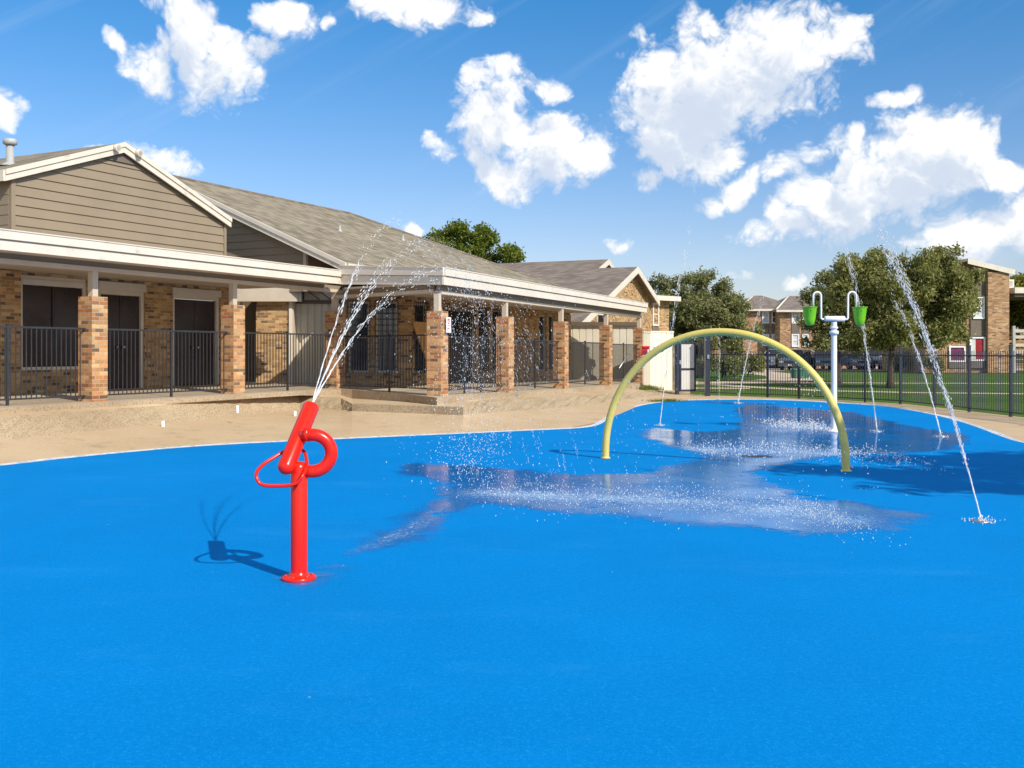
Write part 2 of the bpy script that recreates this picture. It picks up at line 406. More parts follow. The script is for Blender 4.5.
# roads and paths beyond the fence
structure('parking_lot', MB().sheet([(18.5, 84, -.02), (19, 300, -.02), (60, 300, -.02), (60, 110, -.02), (80, 108, -.02), (80, 88, -.02), (24.5, 88, -.02), (22, 84, -.02)][::-1]), road_m)
def ribbon(pts, w, z):
    mb = MB(); vs = []
    for i, (x, y) in enumerate(pts):
        a, b = pts[max(i - 1, 0)], pts[min(i + 1, len(pts) - 1)]
        tx, ty = b[0] - a[0], b[1] - a[1]; l = math.hypot(tx, ty)
        nx, ny = -ty / l * w / 2, tx / l * w / 2
        vs += [(x + nx, y + ny, z), (x - nx, y - ny, z)]
    return mb.add(vs, [(2 * i, 2 * i + 1, 2 * i + 3, 2 * i + 2) for i in range(len(pts) - 1)])
structure('garden_path', ribbon([(5, 51), (10, 52), (14, 55), (17, 60), (19, 68), (20, 86)], 3.4, -.024), path_m)
structure('garden_path', ribbon([(9.6, 55), (10.8, 47), (13, 42), (16, 40), (21, 38.4), (30, 38)], 1.1, -.020), path_m)
structure('garden_path', ribbon([(14, 53), (20, 52), (28, 51), (40, 50)], 1.3, -.016), path_m)
structure('garden_path', ribbon([(4, 45.5), (8, 45), (10.6, 44.6)], 1.3, -.022), path_m)

# ---- patio and stepped deck edge
L1 = Frame((-8.05, 19.2), (.446, .895))     # pillar line, left wing
u2 = (.385, .923)
L2 = Frame((-1.68, 23.4), u2)               # pillar line, right wing
W1 = Frame((-9.29, 24.0), (.446, .895))
W2 = Frame((-7.87, 28.5), (1, 0))
W3 = Frame((-4.45, 24.55), u2)
st = [-260, -60, 0, 78, 156, 233, 300, 341, 352, 400, 437, 463, 470, 505, 561, 606, 640, 662, 690]
Apx = [None, None, 466, 457, 449.5, 443.8, 441, 439, 438.5, 436.5, 435.2, 434, 433.7, 431.8, 429.2, 421, 406, 402.5, 400.3]
Bd = {-260: (12.6, .2), -60: (14.8, .2), 0: (15.9, .2), 78: (17.4, .2), 156: (19.3, .2), 233: (21.9, .2), 300: (24.3, .2), 341: (23.9, .22), 352: (23.1, .24), 400: (22.45, .24), 437: (21.95, .24), 463: (21.6, .24), 470: (22.3, .21), 505: (23.9, .18), 561: (26.0, .15), 606: (29.4, .12), 640: (33.4, .08), 662: (36.5, .05), 690: (39, .03)}
Md = {-260: (13.0, .5), -60: (15.3, .5), 0: (16.6, .52), 78: (18.1, .52), 156: (20.1, .52), 233: (22.4, .52), 300: (24.9, .52), 341: (24.7, .46), 352: (23.5, .385), 400: (22.85, .385), 437: (22.35, .385), 463: (22.0, .385), 470: (23.8, .42), 505: (25.4, .42), 561: (27.8, .36), 606: (31.0, .30), 640: (35.6, .2), 662: (38.5, .1), 690: (39.5, .05)}
def patio_edge(px):
    if px <= 341: D = L1.D(px, -.38)
    elif px >= 437: D = L2.D(px, -.38)
    else: D = 25.8 + (23.0 - 25.8) * (px - 341) / 96
    return D
def patio_z(px): return .65 if px <= 341 else (.65 - .07 * (px - 341) / 96 if px <= 437 else .58 - .19 * (px - 437) / 203)
rows = [[], [], [], [], []]
for i, px in enumerate(st):
    if Apx[i]: a = gz(px, Apx[i])
    else:
        a = at(px, Bd[px][0] - 2.0)
    b = at(px, Bd[px][0]); m_ = at(px, Md[px][0]); pz = patio_z(px)
    De = patio_edge(px) if px <= 640 else Md[px][0] + .6
    e = at(px, De)
    if px > 640: pz = Md[px][1] + .01
    rows[0].append((*a, -.004)); rows[1].append((*b, Bd[px][1])); rows[2].append((*m_, Md[px][1])); rows[3].append((*e, min(pz - .1, Md[px][1] + .03) if px <= 640 else pz)); rows[4].append((*e, pz))
def loft(r0, r1, sub=6, jit=0.0):
    mb = MB(); nn = len(r0)
    grid = []
    for i in range(nn - 1):
        for s in range(sub):
            f = s / sub
            grid.append(tuple(tuple(r[i][k] * (1 - f) + r[i + 1][k] * f for k in range(3)) for r in (r0, r1)))
    grid.append((r0[-1], r1[-1]))
    K = 4
    vs = []
    for g in grid:
        for k in range(K + 1):
            f = k / K
            p = [g[0][q] * (1 - f) + g[1][q] * f for q in range(3)]
            if 0 < k < K: p[2] += random.uniform(-jit, jit)
            vs.append(tuple(p))
    m = len(grid)
    return mb.add(vs, [(i * (K + 1) + k, (i + 1) * (K + 1) + k, (i + 1) * (K + 1) + k + 1, i * (K + 1) + k + 1) for i in range(m - 1) for k in range(K)])
structure('deck_slope', loft(rows[0], rows[1]), deck_m)
structure('aggregate_bank', loft(rows[1], rows[2], 10, .02), agg_m)
structure('deck_ledge', loft(rows[2], rows[3]), deck_m)
structure('patio_step_face', loft(rows[3], rows[4]), curb_m)
# patio floor: from the edge back under the building
mb = MB(); ed = rows[4]; vs = []
for i, px in enumerate(st[:17]):
    e = ed[i]
    bk = at(px, e[1] + (9.5 if px < 341 else 12))
    vs += [(e[0], e[1], e[2]), (bk[0], bk[1], e[2] + (.14 if px < 500 else .02))]
mb.add(vs, [(2 * i, 2 * i + 2, 2 * i + 3, 2 * i + 1) for i in range(16)])
structure('patio_floor', mb, patio_m)
# low curb step by the corner pillar
mbc = MB(); nseg = 3
for i in range(nseg):
    f0, f1 = i / nseg, (i + 1) / nseg
    q = lambda f: at(352 + 111 * f, 23.1 - 1.5 * f - .06)
    (x0, y0), (x1, y1) = q(f0), q(f1 - (.002 if i < nseg - 1 else 0))
    zt = .402 + random.uniform(-.003, .003)
    mbc.hexa([(x0, y0, .05), (x1, y1, .05), (x1, y1 + .42, .05), (x0, y0 + .42, .05), (x0, y0 + .02, zt), (x1, y1 + .02, zt), (x1, y1 + .42, zt), (x0, y0 + .42, zt)])
structure('curb_step', mbc, curb_m)

# ================================================================== CLUBHOUSE
club = thing('clubhouse', 'long single storey brick clubhouse with taupe gable and covered patio', 'clubhouse', (-6, 24, .6))
def wall_mb(x0, x1, z0, z1, th, ops):
    """wall in local frame, front face at y=0; ops: (a0,a1,b0,b1)"""
    mb = MB(); xs = sorted({x0, x1, *[o[0] for o in ops], *[o[1] for o in ops]})
    for i in range(len(xs) - 1):
        a, b = xs[i], xs[i + 1]; c = (a + b) / 2
        holes = sorted([(o[2], o[3]) for o in ops if o[0] < c < o[1]])
        z = z0
        for h in holes:
            if h[0] > z: mb.box(a, b, 0, th, z, h[0])
            z = h[1]
        if z < z1: mb.box(a, b, 0, th, z, z1)
    return mb
def frame_mb(x0, x1, z0, z1, w, y0, y1, bottom=True):
    mb = MB().box(x0, x0 + w, y0, y1, z0, z1).box(x1 - w, x1, y0, y1, z0, z1).box(x0 + w, x1 - w, y0, y1, z1 - w, z1)
    if bottom: mb.box(x0 + w, x1 - w, y0, y1, z0, z0 + w)
    return mb
glass_lattice = plain('blue_grey_glass', (0.06, 0.075, 0.12), .08, .4, 3, spec=.8)
def window(fr, x0, x1, z0, z1, parent, fmat=cream, pmat=glass_dark, mull=True, fw=.07, bars=False, name='window', sill=True, rec=.10):
    M = fr.M()
    mb = frame_mb(x0, x1, z0, z1, fw, rec - .04, rec + .05)
    w = part(name, mb, fmat, parent, M)
    if mull:
        zm = (z0 + z1) / 2
        part('sash', MB().box(x0 + fw, x1 - fw, rec - .02, rec + .03, zm - .03, zm + .03), fmat, w, M)
    part('pane', MB().box(x0 + fw, x1 - fw, rec + .035, rec + .06, z0 + fw, z1 - fw), pmat, w, M)
    if sill: part('sill', MB().box(x0 - .04, x1 + .04, -.05, rec - .04, z0 - .07, z0 - .002), brick_wall, w, M)
    if bars:
        b = MB(); k = max(3, int((x1 - x0) / .13))
        for i in range(k + 1):
            x = x0 + (x1 - x0) * i / k; b.box(x - .011, x + .011, -.05, -.03, z0, z1)
        j = int((z1 - z0) / .17)
        for i in range(j + 1):
            z = z0 + (z1 - z0) * i / j; b.box(x0 - .02, x1 + .02, -.03, -.012, z - .011, z + .011)
        part('security_bars', b, black_metal, w, M)
    return w
def door(fr, x0, x1, z0, z1, parent, leaves=2, fmat=cream, pmat=dark_panel, fw=.09, rec=.10, head=.0):
    M = fr.M()
    d = part('double_door' if leaves == 2 else 'door', frame_mb(x0, x1, z0, z1, fw, rec - .06, rec + .06, False), fmat, parent, M)
    w = (x1 - x0 - 2 * fw) / leaves
    for i in range(leaves):
        a = x0 + fw + w * i
        part('door_leaf', MB().box(a + .008, a + w - .008, rec, rec + .05, z0 + .01, z1 - fw - .01), pmat, d, M)
        ex = a + w - .1 if i == 0 else a + .1
        part('handle', MB().lathe([(0.0, -.03), (.03, -.03), (.035, 0), (.02, .03), (0, .035)], (ex, rec - .04, z0 + 1.0), 8), steel, d, M)
    if head: part('lintel_board', MB().box(x0 - .02, x1 + .02, -.03, .06, z1 + .003, z1 + head), fmat, d, M)
    return d

# --- left wing wall
zc = .72
xA = W1.t(-150); xZ = W1.t(236)
Dw = W1.D(50)
w1x0, w1x1 = W1.t(21), W1.t(87)
wz0, wz1 = W1.z(50, 370), W1.z(50, 277)
d2x0, d2x1 = W1.t(99), W1.t(145); d2z1 = W1.z(122, 291)
d3x0, d3x1 = W1.t(173), W1.t(220); d3z1 = W1.z(196, 296)
base1 = .70
ops = [(w1x0, w1x1, wz0, wz1), (d2x0, d2x1, base1 + .02, d2z1 + .22), (d3x0, d3x1, base1 + .02, d3z1 + .2)]
part('brick_wall', wall_mb(xA, xZ, .3, 3.45, .25, ops), brick_wall, club, W1.M())
part('pilaster', MB().box(W1.t(-14), W1.t(12), -.28, -.002, .3, 3.3), brick_wall, club, W1.M())
M1 = W1.M()
w = part('window', frame_mb(w1x0, w1x1, wz0, wz1, .07, .04, .13), cream, club, M1)
xm = (w1x0 + w1x1) / 2
part('pane', MB().box(w1x0 + .07, xm - .02, .09, .12, wz0 + .07, wz1 - .2), dark_panel, w, M1)
part('pane', MB().box(xm + .02, w1x1 - .07, .09, .12, wz0 + .07, wz1 - .2), dark_panel, w, M1)
part('mullion', MB().box(xm - .018, xm + .018, .06, .13, wz0 + .07, wz1 - .2), black_metal, w, M1)
part('lintel_board', MB().box(w1x0 + .07, w1x1 - .07, .03, .12, wz1 - .2, wz1 - .072), cream, w, M1)
door(W1, d2x0, d2x1, base1 + .02, d2z1, club, head=.2)
door(W1, d3x0, d3x1, base1 + .02, d3z1, club, head=.18)

# --- breezeway back wall (faces the camera)
M2 = W2.M()
def X2(px): return W2.t(px)
cor = X2(413)
part('brick_wall', MB().box(X2(256), X2(289), 0, .3, .5, 3.35), brick_wall, club, M2)
part('door', MB().box(X2(237), X2(256) - .003, .5, .56, .6, 3.1), brown_door, club, M2)
part('downspout', MB().box(X2(289) + .01, X2(292.4), -.06, .12, .6, 3.1), cream, club, M2)
mbp = MB(); x = X2(293); xe = X2(345)
while x < xe - .05:
    mbp.box(x, min(x + .14, xe), .30, .36, .6, 2.99); mbp.box(x + .14, min(x + .2, xe), .33, .36, .6, 2.99); x += .2
part('panel_wall', mbp, beige, club, M2)
part('panel_cap', MB().box(X2(293), xe, .22, .4, 2.99, 3.09), brown_door, club, M2)
part('back_board', MB().box(X2(226), X2(256), .57, .7, .5, 3.6), siding_dark, club, M2)
part('corner_board', MB().box(X2(292.4) + .003, X2(293.8), -.04, .37, .6, 3.1), cream_shade, club, M2)
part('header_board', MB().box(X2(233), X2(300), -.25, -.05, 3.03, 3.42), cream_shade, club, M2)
mbr = MB()
for i in range(4):
    xx = X2(303) + i * .33
    mbr.tube([(xx, .1, 3.42), (xx + .45, .1, 3.1)], .02, 5)
part('lattice_brace', mbr, brown_door, club, M2)
part('post', MB().box(X2(299.5), X2(302.5), -.2, -.05, 3.03, 3.5), cream, club, M2)
part('siding_board', MB().box(X2(302.5), X2(345), .25, .3, 3.092, 3.5), cream_shade, club, M2)
wa0, wa1, wb0, wb1 = X2(347.5), X2(370), X2(375.5), X2(398)
za0, za1 = zy(373, 28.5), zy(301, 28.5)
part('brick_wall', wall_mb(xe + .003, cor, .3, 3.5, .3, [(wa0, wa1, za0, za1), (wb0, wb1, za0, za1)]), brick_wall, club, M2)
window(W2, wa0, wa1, za0, za1, club, bars=True, pmat=glass_lattice)
window(W2, wb0, wb1, za0, za1, club, bars=True, pmat=glass_lattice)

# --- right wing wall
M3 = W3.M()
x0 = W3.t(413) + .02; x1 = W3.t(571)
def wz(px, py): return W3.z(px, py)
specs = []
g = lambda a, b, yt, yb: (W3.t(a), W3.t(b), W3.z((a + b) / 2, yb), W3.z((a + b) / 2, yt))
o1 = g(415, 428, 303, 373); o2 = g(446, 474.5, 308, 382); o3 = g(479, 487.5, 309, 372); o4 = g(493, 502, 310, 371)
o5 = g(539, 546.5, 315, 371); o6 = g(549, 555, 315, 371); o7 = g(563, 568.5, 317, 371)
o2 = (o2[0], o2[1], .60, o2[3])
part('brick_wall', wall_mb(x0, x1, .3, 3.3, .3, [o1, o2, o3, o4, o5, o6, o7]), brick_wall, club, M3)
window(W3, *o1[:2], o1[2], o1[3], club, bars=True)
door(W3, *o2[:2], o2[2], o2[3], club, head=0.0)
gb = MB()
for i in range(15):
    xx = o2[0] + (o2[1] - o2[0]) * i / 14; gb.box(xx - .012, xx + .012, -.06, -.035, o2[2] + .05, o2[3])
for zz in (.75, 1.7, 2.7): gb.box(o2[0], o2[1], -.035, -.015, zz, zz + .03)
part('security_gate', gb, black_metal, club, M3)
window(W3, *o3[:2], o3[2], o3[3], club, bars=True)
for oo in (o4, o5, o6, o7): window(W3, *oo[:2], oo[2], oo[3], club, fw=.06, fmat=grey_metal if oo is not o4 else cream, bars=(oo is o4))

# plywood board leaning by the barred window
bd = thing('plywood_board', 'orange plywood board leaning in front of the barred corner window', 'board', (*W3.w(o1[1] - .2, -.2), .6), W3.a)
q_ = lambda px, py: (W3.t(px, -.3), W3.z(px, py, -.3))
part('board_panel', MB().prism([q_(427, 362), q_(429.5, 374), q_(430, 322.5), q_(413.5, 321.5), q_(414.5, 328)], -.32, -.28), wood_board, bd, W3.M())
# --- pillars
def pillar(fr, t, z0, z1, top, s=.37):
    M = fr.M()
    p = part('brick_pillar', MB().box(t - s / 2, t + s / 2, -s / 2, s / 2, z0 - .25, z1), brick_pillar, club, M)
    part('post', MB().box(t - .065, t + .065, -.065, .065, z1, top), cream_shade, p, M)
zs1 = 3.31; zs2 = 3.15
P1t = [L1.t(-45), L1.t(93), L1.t(233), L1.t(335)]
for t in P1t: pillar(L1, t, .62, 2.66, zs1 - .15)
P2t = [L2.t(437.5), L2.t(505), L2.t(561), L2.t(606), L2.t(639)]
P2b = [.55, .52, .49, .44, .40]
for t, b_ in zip(P2t, P2b): pillar(L2, t, b_, 2.55, zs2 - .19)

# --- canopies
def canopy_board(fr, a0, a1, zb, zb1=None, h=.34, hb=None, back=0.0):
    """two-step fascia whose face lies on y=back, sheared so that its ends sit at zb and zb1"""
    mb = MB(); y = back; h1 = h * .52
    mb.box(a0, a1, y, y + .05, 0, h1 - .012)
    mb.box(a0, a1, y + .03, y + .05, h1 - .012, h1 + .012)
    mb.box(a0, a1, y - .04, y + .05, h1 + .012, h)
    mb.box(a0, a1, y - .055, y + .08, h, h + .02)
    zb1 = zb if zb1 is None else zb1; hb = hb or h
    mb.v = [(x, y_, zb + (zb1 - zb) * (x - a0) / (a1 - a0) + z * (1 + (hb / h - 1) * (x - a0) / (a1 - a0))) for x, y_, z in mb.v]
    return part('fascia', mb, cream, club, fr.M())
F1b = -.68
j1 = L1.t(341, F1b)
canopy_board(L1, L1.t(-150, F1b), j1, zs1, back=F1b, h=.33)
J1 = L1.w(j1, F1b); J2 = at(444, 23.0)
FD = Frame(J1, (J2[0] - J1[0], J2[1] - J1[1])); dl = math.hypot(J2[0] - J1[0], J2[1] - J1[1])
canopy_board(FD, 0.0, dl, zs1 - .01, zs2, h=.46, hb=.38)
JE = at(647, 39.3)
FE = Frame(J2, (JE[0] - J2[0], JE[1] - J2[1])); el_ = math.hypot(JE[0] - J2[0], JE[1] - J2[1])
canopy_board(FE, 0.0, el_, zs2, h=.38, hb=.36)
part('fascia_return', MB().box(el_ - .05, el_ - .001, .051, 1.2, zs2, zs2 + .36), cream, club, FE.M())
def soffit(pts, z):
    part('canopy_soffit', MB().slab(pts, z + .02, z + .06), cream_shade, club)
    part('canopy_roof', MB().slab(pts, z + .18, z + .24), shingle_far, club)
xk = L1.t(236, 3.13)
soffit([L1.w(L1.t(-150, F1b), F1b + .06), L1.w(j1 - .05, F1b + .06), L1.w(j1 + .3, .45), L1.w(xk + .2, .45), L1.w(xk + .2, 3.1), L1.w(L1.t(-150, F1b), 3.1)], zs1)
soffit([FD.w(.05, .07), FD.w(dl - .05, .07), L2.w(.8, 3.0), (-2.84, 28.45), (-4.75, 28.45), (-4.55, 26.8)], zs2 + .02)
e0 = L2.t(571, 3.0) - .2
soffit([FE.w(.06, .07), FE.w(el_ - .06, .07), L2.w(P2t[-1] + .2, .5), L2.w(e0, .5), L2.w(e0, 2.98), L2.w(.81, 2.98)], zs2 + .017)
def beam(fr, x0, x1, zt):
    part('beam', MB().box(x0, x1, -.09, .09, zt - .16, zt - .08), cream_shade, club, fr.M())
    part('beam_board', MB().box(x0, x1, -.05, .05, zt - .08, zt + .018), siding, club, fr.M())
beam(L1, L1.t(-150), P1t[-1] + .25, zs1)
q0 = L1.w(P1t[-1]); q1 = L2.w(0)
DG = Frame(q0, (q1[0] - q0[0], q1[1] - q0[1])); dgl = math.hypot(q1[0] - q0[0], q1[1] - q0[1])
beam(DG, .15, dgl - .15, zs2)
part('beam', MB().box(-.1, P2t[-1] + .2, -.09, .09, zs2 - .20, zs2 - .12), cream_shade, club, L2.M())
part('beam_board', MB().box(-.1, P2t[-1] + .2, -.05, .05, zs2 - .12, zs2 + .03), siding, club, L2.M())

# --- gable with taupe lap siding
def siding_gable(fr, xl, xr, zlow, prof, name='siding', board=.2, y=0, matl=siding, mirror=False):
    """prof(x)->roof z. boards clipped to it."""
    mb = MB(); z = zlow; zmax = max(prof(xl + (xr - xl) * i / 60) for i in range(61))
    xs = [xl + (xr - xl) * i / 240 for i in range(241)]
    while z < zmax - .02:
        z2 = min(z + board, zmax)
        ins = [x for x in xs if prof(x) >= z + .001]
        in2 = [x for x in xs if prof(x) >= z2]
        if not ins: break
        a0, a1 = ins[0], ins[-1]
        b0, b1 = (in2[0], in2[-1]) if in2 else ((a0 + a1) / 2, (a0 + a1) / 2 + .001)
        mb.add([(a0, y - .03, z), (a1, y - .03, z), (b1, y - .004, z2), (b0, y - .004, z2), (a0, y + .03, z), (a1, y + .03, z), (b1, y + .03, z2), (b0, y + .03, z2)],
               [(0, 1, 2, 3), (0, 4, 5, 1), (7, 6, 5, 4), (0, 3, 7, 4), (1, 5, 6, 2)])
        z += board
    return part(name, mb, matl, club, fr.M())
gl, gr = W1.t(14), W1.t(223)
oh = .14
bl_, br_, gpk = W1.t(5, -oh), W1.t(231, -oh), W1.t(124, -oh)
zt = W1.z(124, 142.5, -oh); zbl = W1.z(5, 169.5, -oh); zbr = W1.z(231, 218.5, -oh)
sA, sB = (zt - zbl) / (gpk - bl_), (zt - zbr) / (br_ - gpk)
profA = lambda x: (zt - (gpk - x) * sA if x < gpk else zt - (x - gpk) * sB) - .16
pz = zt; el = profA(gl)
siding_gable(W1, gl, gr, 3.45, profA, board=.215)
part('corner_trim', MB().box(gl - .1, gl, -.05, .04, 3.4, profA(gl)), siding, club, M1)
part('corner_trim', MB().box(gr - .002, gr + .08, -.05, .04, 3.4, profA(gr)), siding, club, M1)
# side walls of the gable block
sideL = Frame(W1.w(gl - .1), (W1.v[0], W1.v[1]))
mbs = MB()
z = 3.45
while z < el - .1:
    z2 = min(z + .215, el - .05); mbs.hexa([(gl - .11, .04, z), (gl - .09, .04, z), (gl - .09, 11, z), (gl - .11, 11, z), (gl - .10, .04, z2), (gl - .09, .04, z2), (gl - .09, 11, z2), (gl - .10, 11, z2)]); z += .215
part('side_siding', mbs, siding, club, M1)
# roof of the gable block: overhang .35 in front, .35 at eaves
def gable_roof(fr, pk, zl, zr, xl, xr, pz, y0, y1, t=.10, rmat=shingle, parent=club, name='roof'):
    s1 = (pz - zl) / (pk - xl); s2 = (pz - zr) / (xr - pk)
    mb = MB()
    mb.plate([(xl, y0, zl), (pk, y0, pz), (pk, y1, pz), (xl, y1, zl)], t)
    mb.plate([(pk, y0, pz), (xr, y0, zr), (xr, y1, zr), (pk, y1, pz)], t)
    r = part(name, mb, rmat, parent, fr.M())
    return r
xl, xr = bl_, br_
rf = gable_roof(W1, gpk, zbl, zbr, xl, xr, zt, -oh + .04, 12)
def barge(fr, x0, z0, x1, z1, y, h=.24, th=.045, parent=club, matl=cream, lip=True):
    mb = MB().add([(x0, y - th, z0 - h), (x1, y - th, z1 - h), (x1, y - th, z1), (x0, y - th, z0), (x0, y, z0 - h), (x1, y, z1 - h), (x1, y, z1), (x0, y, z0)],
                  [(0, 1, 2, 3), (7, 6, 5, 4), (0, 4, 5, 1), (3, 2, 6, 7), (0, 3, 7, 4), (1, 5, 6, 2)])
    if lip:
        mb.add([(x0, y - th - .03, z0 - h * .42), (x1, y - th - .03, z1 - h * .42), (x1, y - th - .03, z1 + .01), (x0, y - th - .03, z0 + .01), (x0, y - th - .002, z0 - h * .42), (x1, y - th - .002, z1 - h * .42), (x1, y - th - .002, z1 + .01), (x0, y - th - .002, z0 + .01)],
               [(0, 1, 2, 3), (0, 4, 5, 1), (3, 2, 6, 7), (0, 3, 7, 4), (1, 5, 6, 2)])
    return part('barge_board', mb, matl, parent, fr.M())
barge(W1, xl, zbl, gpk, zt, -oh + .03)
barge(W1, gpk, zt, xr, zbr, -oh + .03)
part('eave_fascia', MB().box(xl - .04, xl - .003, -oh, 12, zbl - .24, zbl - .005), cream, club, M1)
# small louvre under the peak and two flood lights
part('gable_louvre', MB().prism([(gpk - .5, pz - .46), (gpk + .5, pz - .46), (gpk, pz - .24)], -.06, -.04), siding_dark, club, M1)
for dx in (-.30, .36):
    fl = part('flood_light', MB().tube([(gpk + dx, -oh - .02, pz - .17), (gpk + dx, -oh - .16, pz - .20)], [.07, .085], 12), cream, club, M1)
    part('lens', MB().tube([(gpk + dx, -oh - .161, pz - .20), (gpk + dx, -oh - .167, pz - .2012)], .05, 12), grey_metal, fl, M1)

# --- second wing: big shingled roof with a hip
E0 = (-4.45, 27.0)
F4 = Frame(E0, (.446, .895)); M4 = F4.M()
kk, zE, zR, tR = 6.85, 4.0, 6.95, 9.66
Rg = [(0, kk, zR), (tR, kk, zR)]
mb = MB()
mb.plate([(0, 0, zE), (tR + kk, 0, zE), (tR, kk, zR), (0, kk, zR)], .12)
mb.plate([(tR + kk, 0, zE), (tR + kk, 2 * kk, zE), (tR, kk, zR)], .12)
mb.plate([(tR + kk, 2 * kk, zE), (0, 2 * kk, zE), (0, kk, zR), (tR, kk, zR)], .12)
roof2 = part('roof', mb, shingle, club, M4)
part('ridge_cap', MB().tube([(0, kk, zR + .01), (tR, kk, zR + .01), (tR + kk, 0, zE + .01)], .05, 6), shingle_far, roof2, M4)
part('eave_fascia', MB().box(0, tR + kk, -.04, -.003, zE - .2, zE - .01), cream, club, M4)
F5 = Frame(F4.w(-.02, 0), F4.v)      # along the rake, local x up the rake, local y = -u (towards viewer left)
sl2 = (zR - zE) / kk
mbk = MB()
def rake(x0, z0, x1, z1, y0, y1, h):
    mbk.add([(x0, y1, z0 - h), (x1, y1, z1 - h), (x1, y1, z1), (x0, y1, z0), (x0, y0, z0 - h), (x1, y0, z1 - h), (x1, y0, z1), (x0, y0, z0)],
            [(3, 2, 1, 0), (4, 5, 6, 7), (1, 5, 4, 0), (7, 6, 2, 3), (4, 7, 3, 0), (2, 6, 5, 1)])
rake(0, zE, kk, zR, 0, .045, .26); rake(0, zE, kk, zR, .045, .075, .12)
rake(kk, zR, 2 * kk, zE, 0, .045, .26)
part('barge_board', mbk, cream, club, F5.M())
# siding wall under the rake (set in by .3) and its return facing the pool
F6 = Frame(F4.w(.32, 0), F4.v)
prof2 = lambda x: zE + sl2 * min(x, 2 * kk - x) - .14
mb = MB(); z = 3.3
while z < 6.7:
    z2 = z + .215
    xs_ = [1.7 + i * .03 for i in range(380)]
    i1 = [x for x in xs_ if prof2(x) >= z]; i2 = [x for x in xs_ if prof2(x) >= z2]
    if not i1: break
    a0, a1 = i1[0], i1[-1]; b0, b1 = (i2[0], i2[-1]) if i2 else ((a0 + a1) / 2, (a0 + a1) / 2 + .001)
    mb.add([(a0, .03, z), (a1, .03, z), (b1, .004, z2), (b0, .004, z2), (a0, -.03, z), (a1, -.03, z), (b1, -.03, z2), (b0, -.03, z2)],
           [(3, 2, 1, 0), (1, 5, 4, 0), (4, 5, 6, 7), (4, 7, 3, 0), (2, 6, 5, 1)])
    z += .215
part('siding', mb, siding, club, F6.M())
mb = MB(); z = 3.3
while z < 4.55:
    z2 = min(z + .215, 4.62)
    mb.hexa([(.33, 1.66, z), (9, 1.66, z), (9, 1.72, z), (.33, 1.72, z), (.33, 1.69, z2), (9, 1.69, z2), (9, 1.72, z2), (.33, 1.72, z2)]); z += .215
part('siding', mb, siding, club, M4)
part('corner_trim', MB().box(.27, .37, 1.6, 1.7, 3.3, 4.5), cream_shade, club, M4)
# roof vents
def vent(fr, x, y, z, h=.17, r=.035, hood=True):
    v = part('roof_vent', MB().lathe([(r * 2.6, -.03), (r * 1.2, .05), (r, .06), (r, h), (0, h)], (x, y, z), 10), grey_metal, club, fr.M())
# find roof points seen at given pixels: solve by sampling
def roof_pt(px, py):
    best = None
    for i in range(0, 330):
        for j in range(0, 140):
            a_, b_ = i * .05, j * .05
            if b_ > kk: continue
            z_ = zE + sl2 * b_; X, Y = F4.w(a_, b_)
            e = abs(512 + 1000 * X / Y - px) + abs(HOR - (z_ - CAMZ) * 1000 / Y - py)
            if best is None or e < best[0]: best = (e, a_, b_, z_)
    return best[1:]
for p_ in ((340, 231), (403, 240)):
    vent(F4, *roof_pt(*p_))
gp = W1.loc(*at(10, 22.6))
zv = zt - sA * (gpk - gp[0]) - .02
vent(W1, gp[0], gp[1], zv, .52, .085)
part('vent_cap', MB().lathe([(.10, 0), (.15, .02), (.15, .13), (0, .15)], (gp[0], gp[1], zv + .45), 12), grey_metal, club, W1.M())

# ================================================================== neighbouring brick wing (behind)
br = thing('brick_gable_building', 'tan brick building with white edged gable rising behind the patio canopy', 'building', (5.5, 50, 0))
G3 = Frame((4.05, 46.0), u2); MG = G3.M()
pk = G3.t(630); pz3 = 5.9
lx = G3.t(571); rx = G3.t(651); s3 = .345
pts = [(lx, 0), (rx, 0), (rx, pz3 - s3 * (rx - pk) - .12), (pk, pz3 - .12), (lx, pz3 - s3 * (pk - lx) - .12)]
part('brick_wall', MB().prism(pts, 0, .3), brick_wall, br, MG)
mb = MB()
mb.plate([(lx - .3, -.4, pz3 - s3 * (pk - lx + .3)), (pk, -.4, pz3), (pk, 16, pz3), (lx - .3, 16, pz3 - s3 * (pk - lx + .3))], .12)
mb.plate([(pk, -.4, pz3), (rx + .2, -.4, pz3 - s3 * (rx + .2 - pk)), (rx + .2, 16, pz3 - s3 * (rx + .2 - pk)), (pk, 16, pz3)], .12)
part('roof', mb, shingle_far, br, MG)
barge(G3, lx - .3, pz3 - s3 * (pk - lx + .3), pk, pz3, -.4, h=.32, parent=br, lip=False)
barge(G3, pk, pz3, rx + .2, pz3 - s3 * (rx + .2 - pk), -.4, h=.32, parent=br, lip=False)
part('gable_vent', MB().prism([(pk - .5, pz3 - .75), (pk + .5, pz3 - .75), (pk, pz3 - .42)], -.06, .0), siding_dark, br, MG)
wx0, wx1 = G3.t(597), G3.t(607)
part('window', frame_mb(wx0, wx1, G3.z(602, 327), G3.z(602, 314), .06, -.03, .03), cream, br, MG)
part('pane', MB().box(wx0 + .06, wx1 - .06, -.012, -.004, G3.z(602, 327) + .06, G3.z(602, 314) - .06), glass_dark, br, MG)
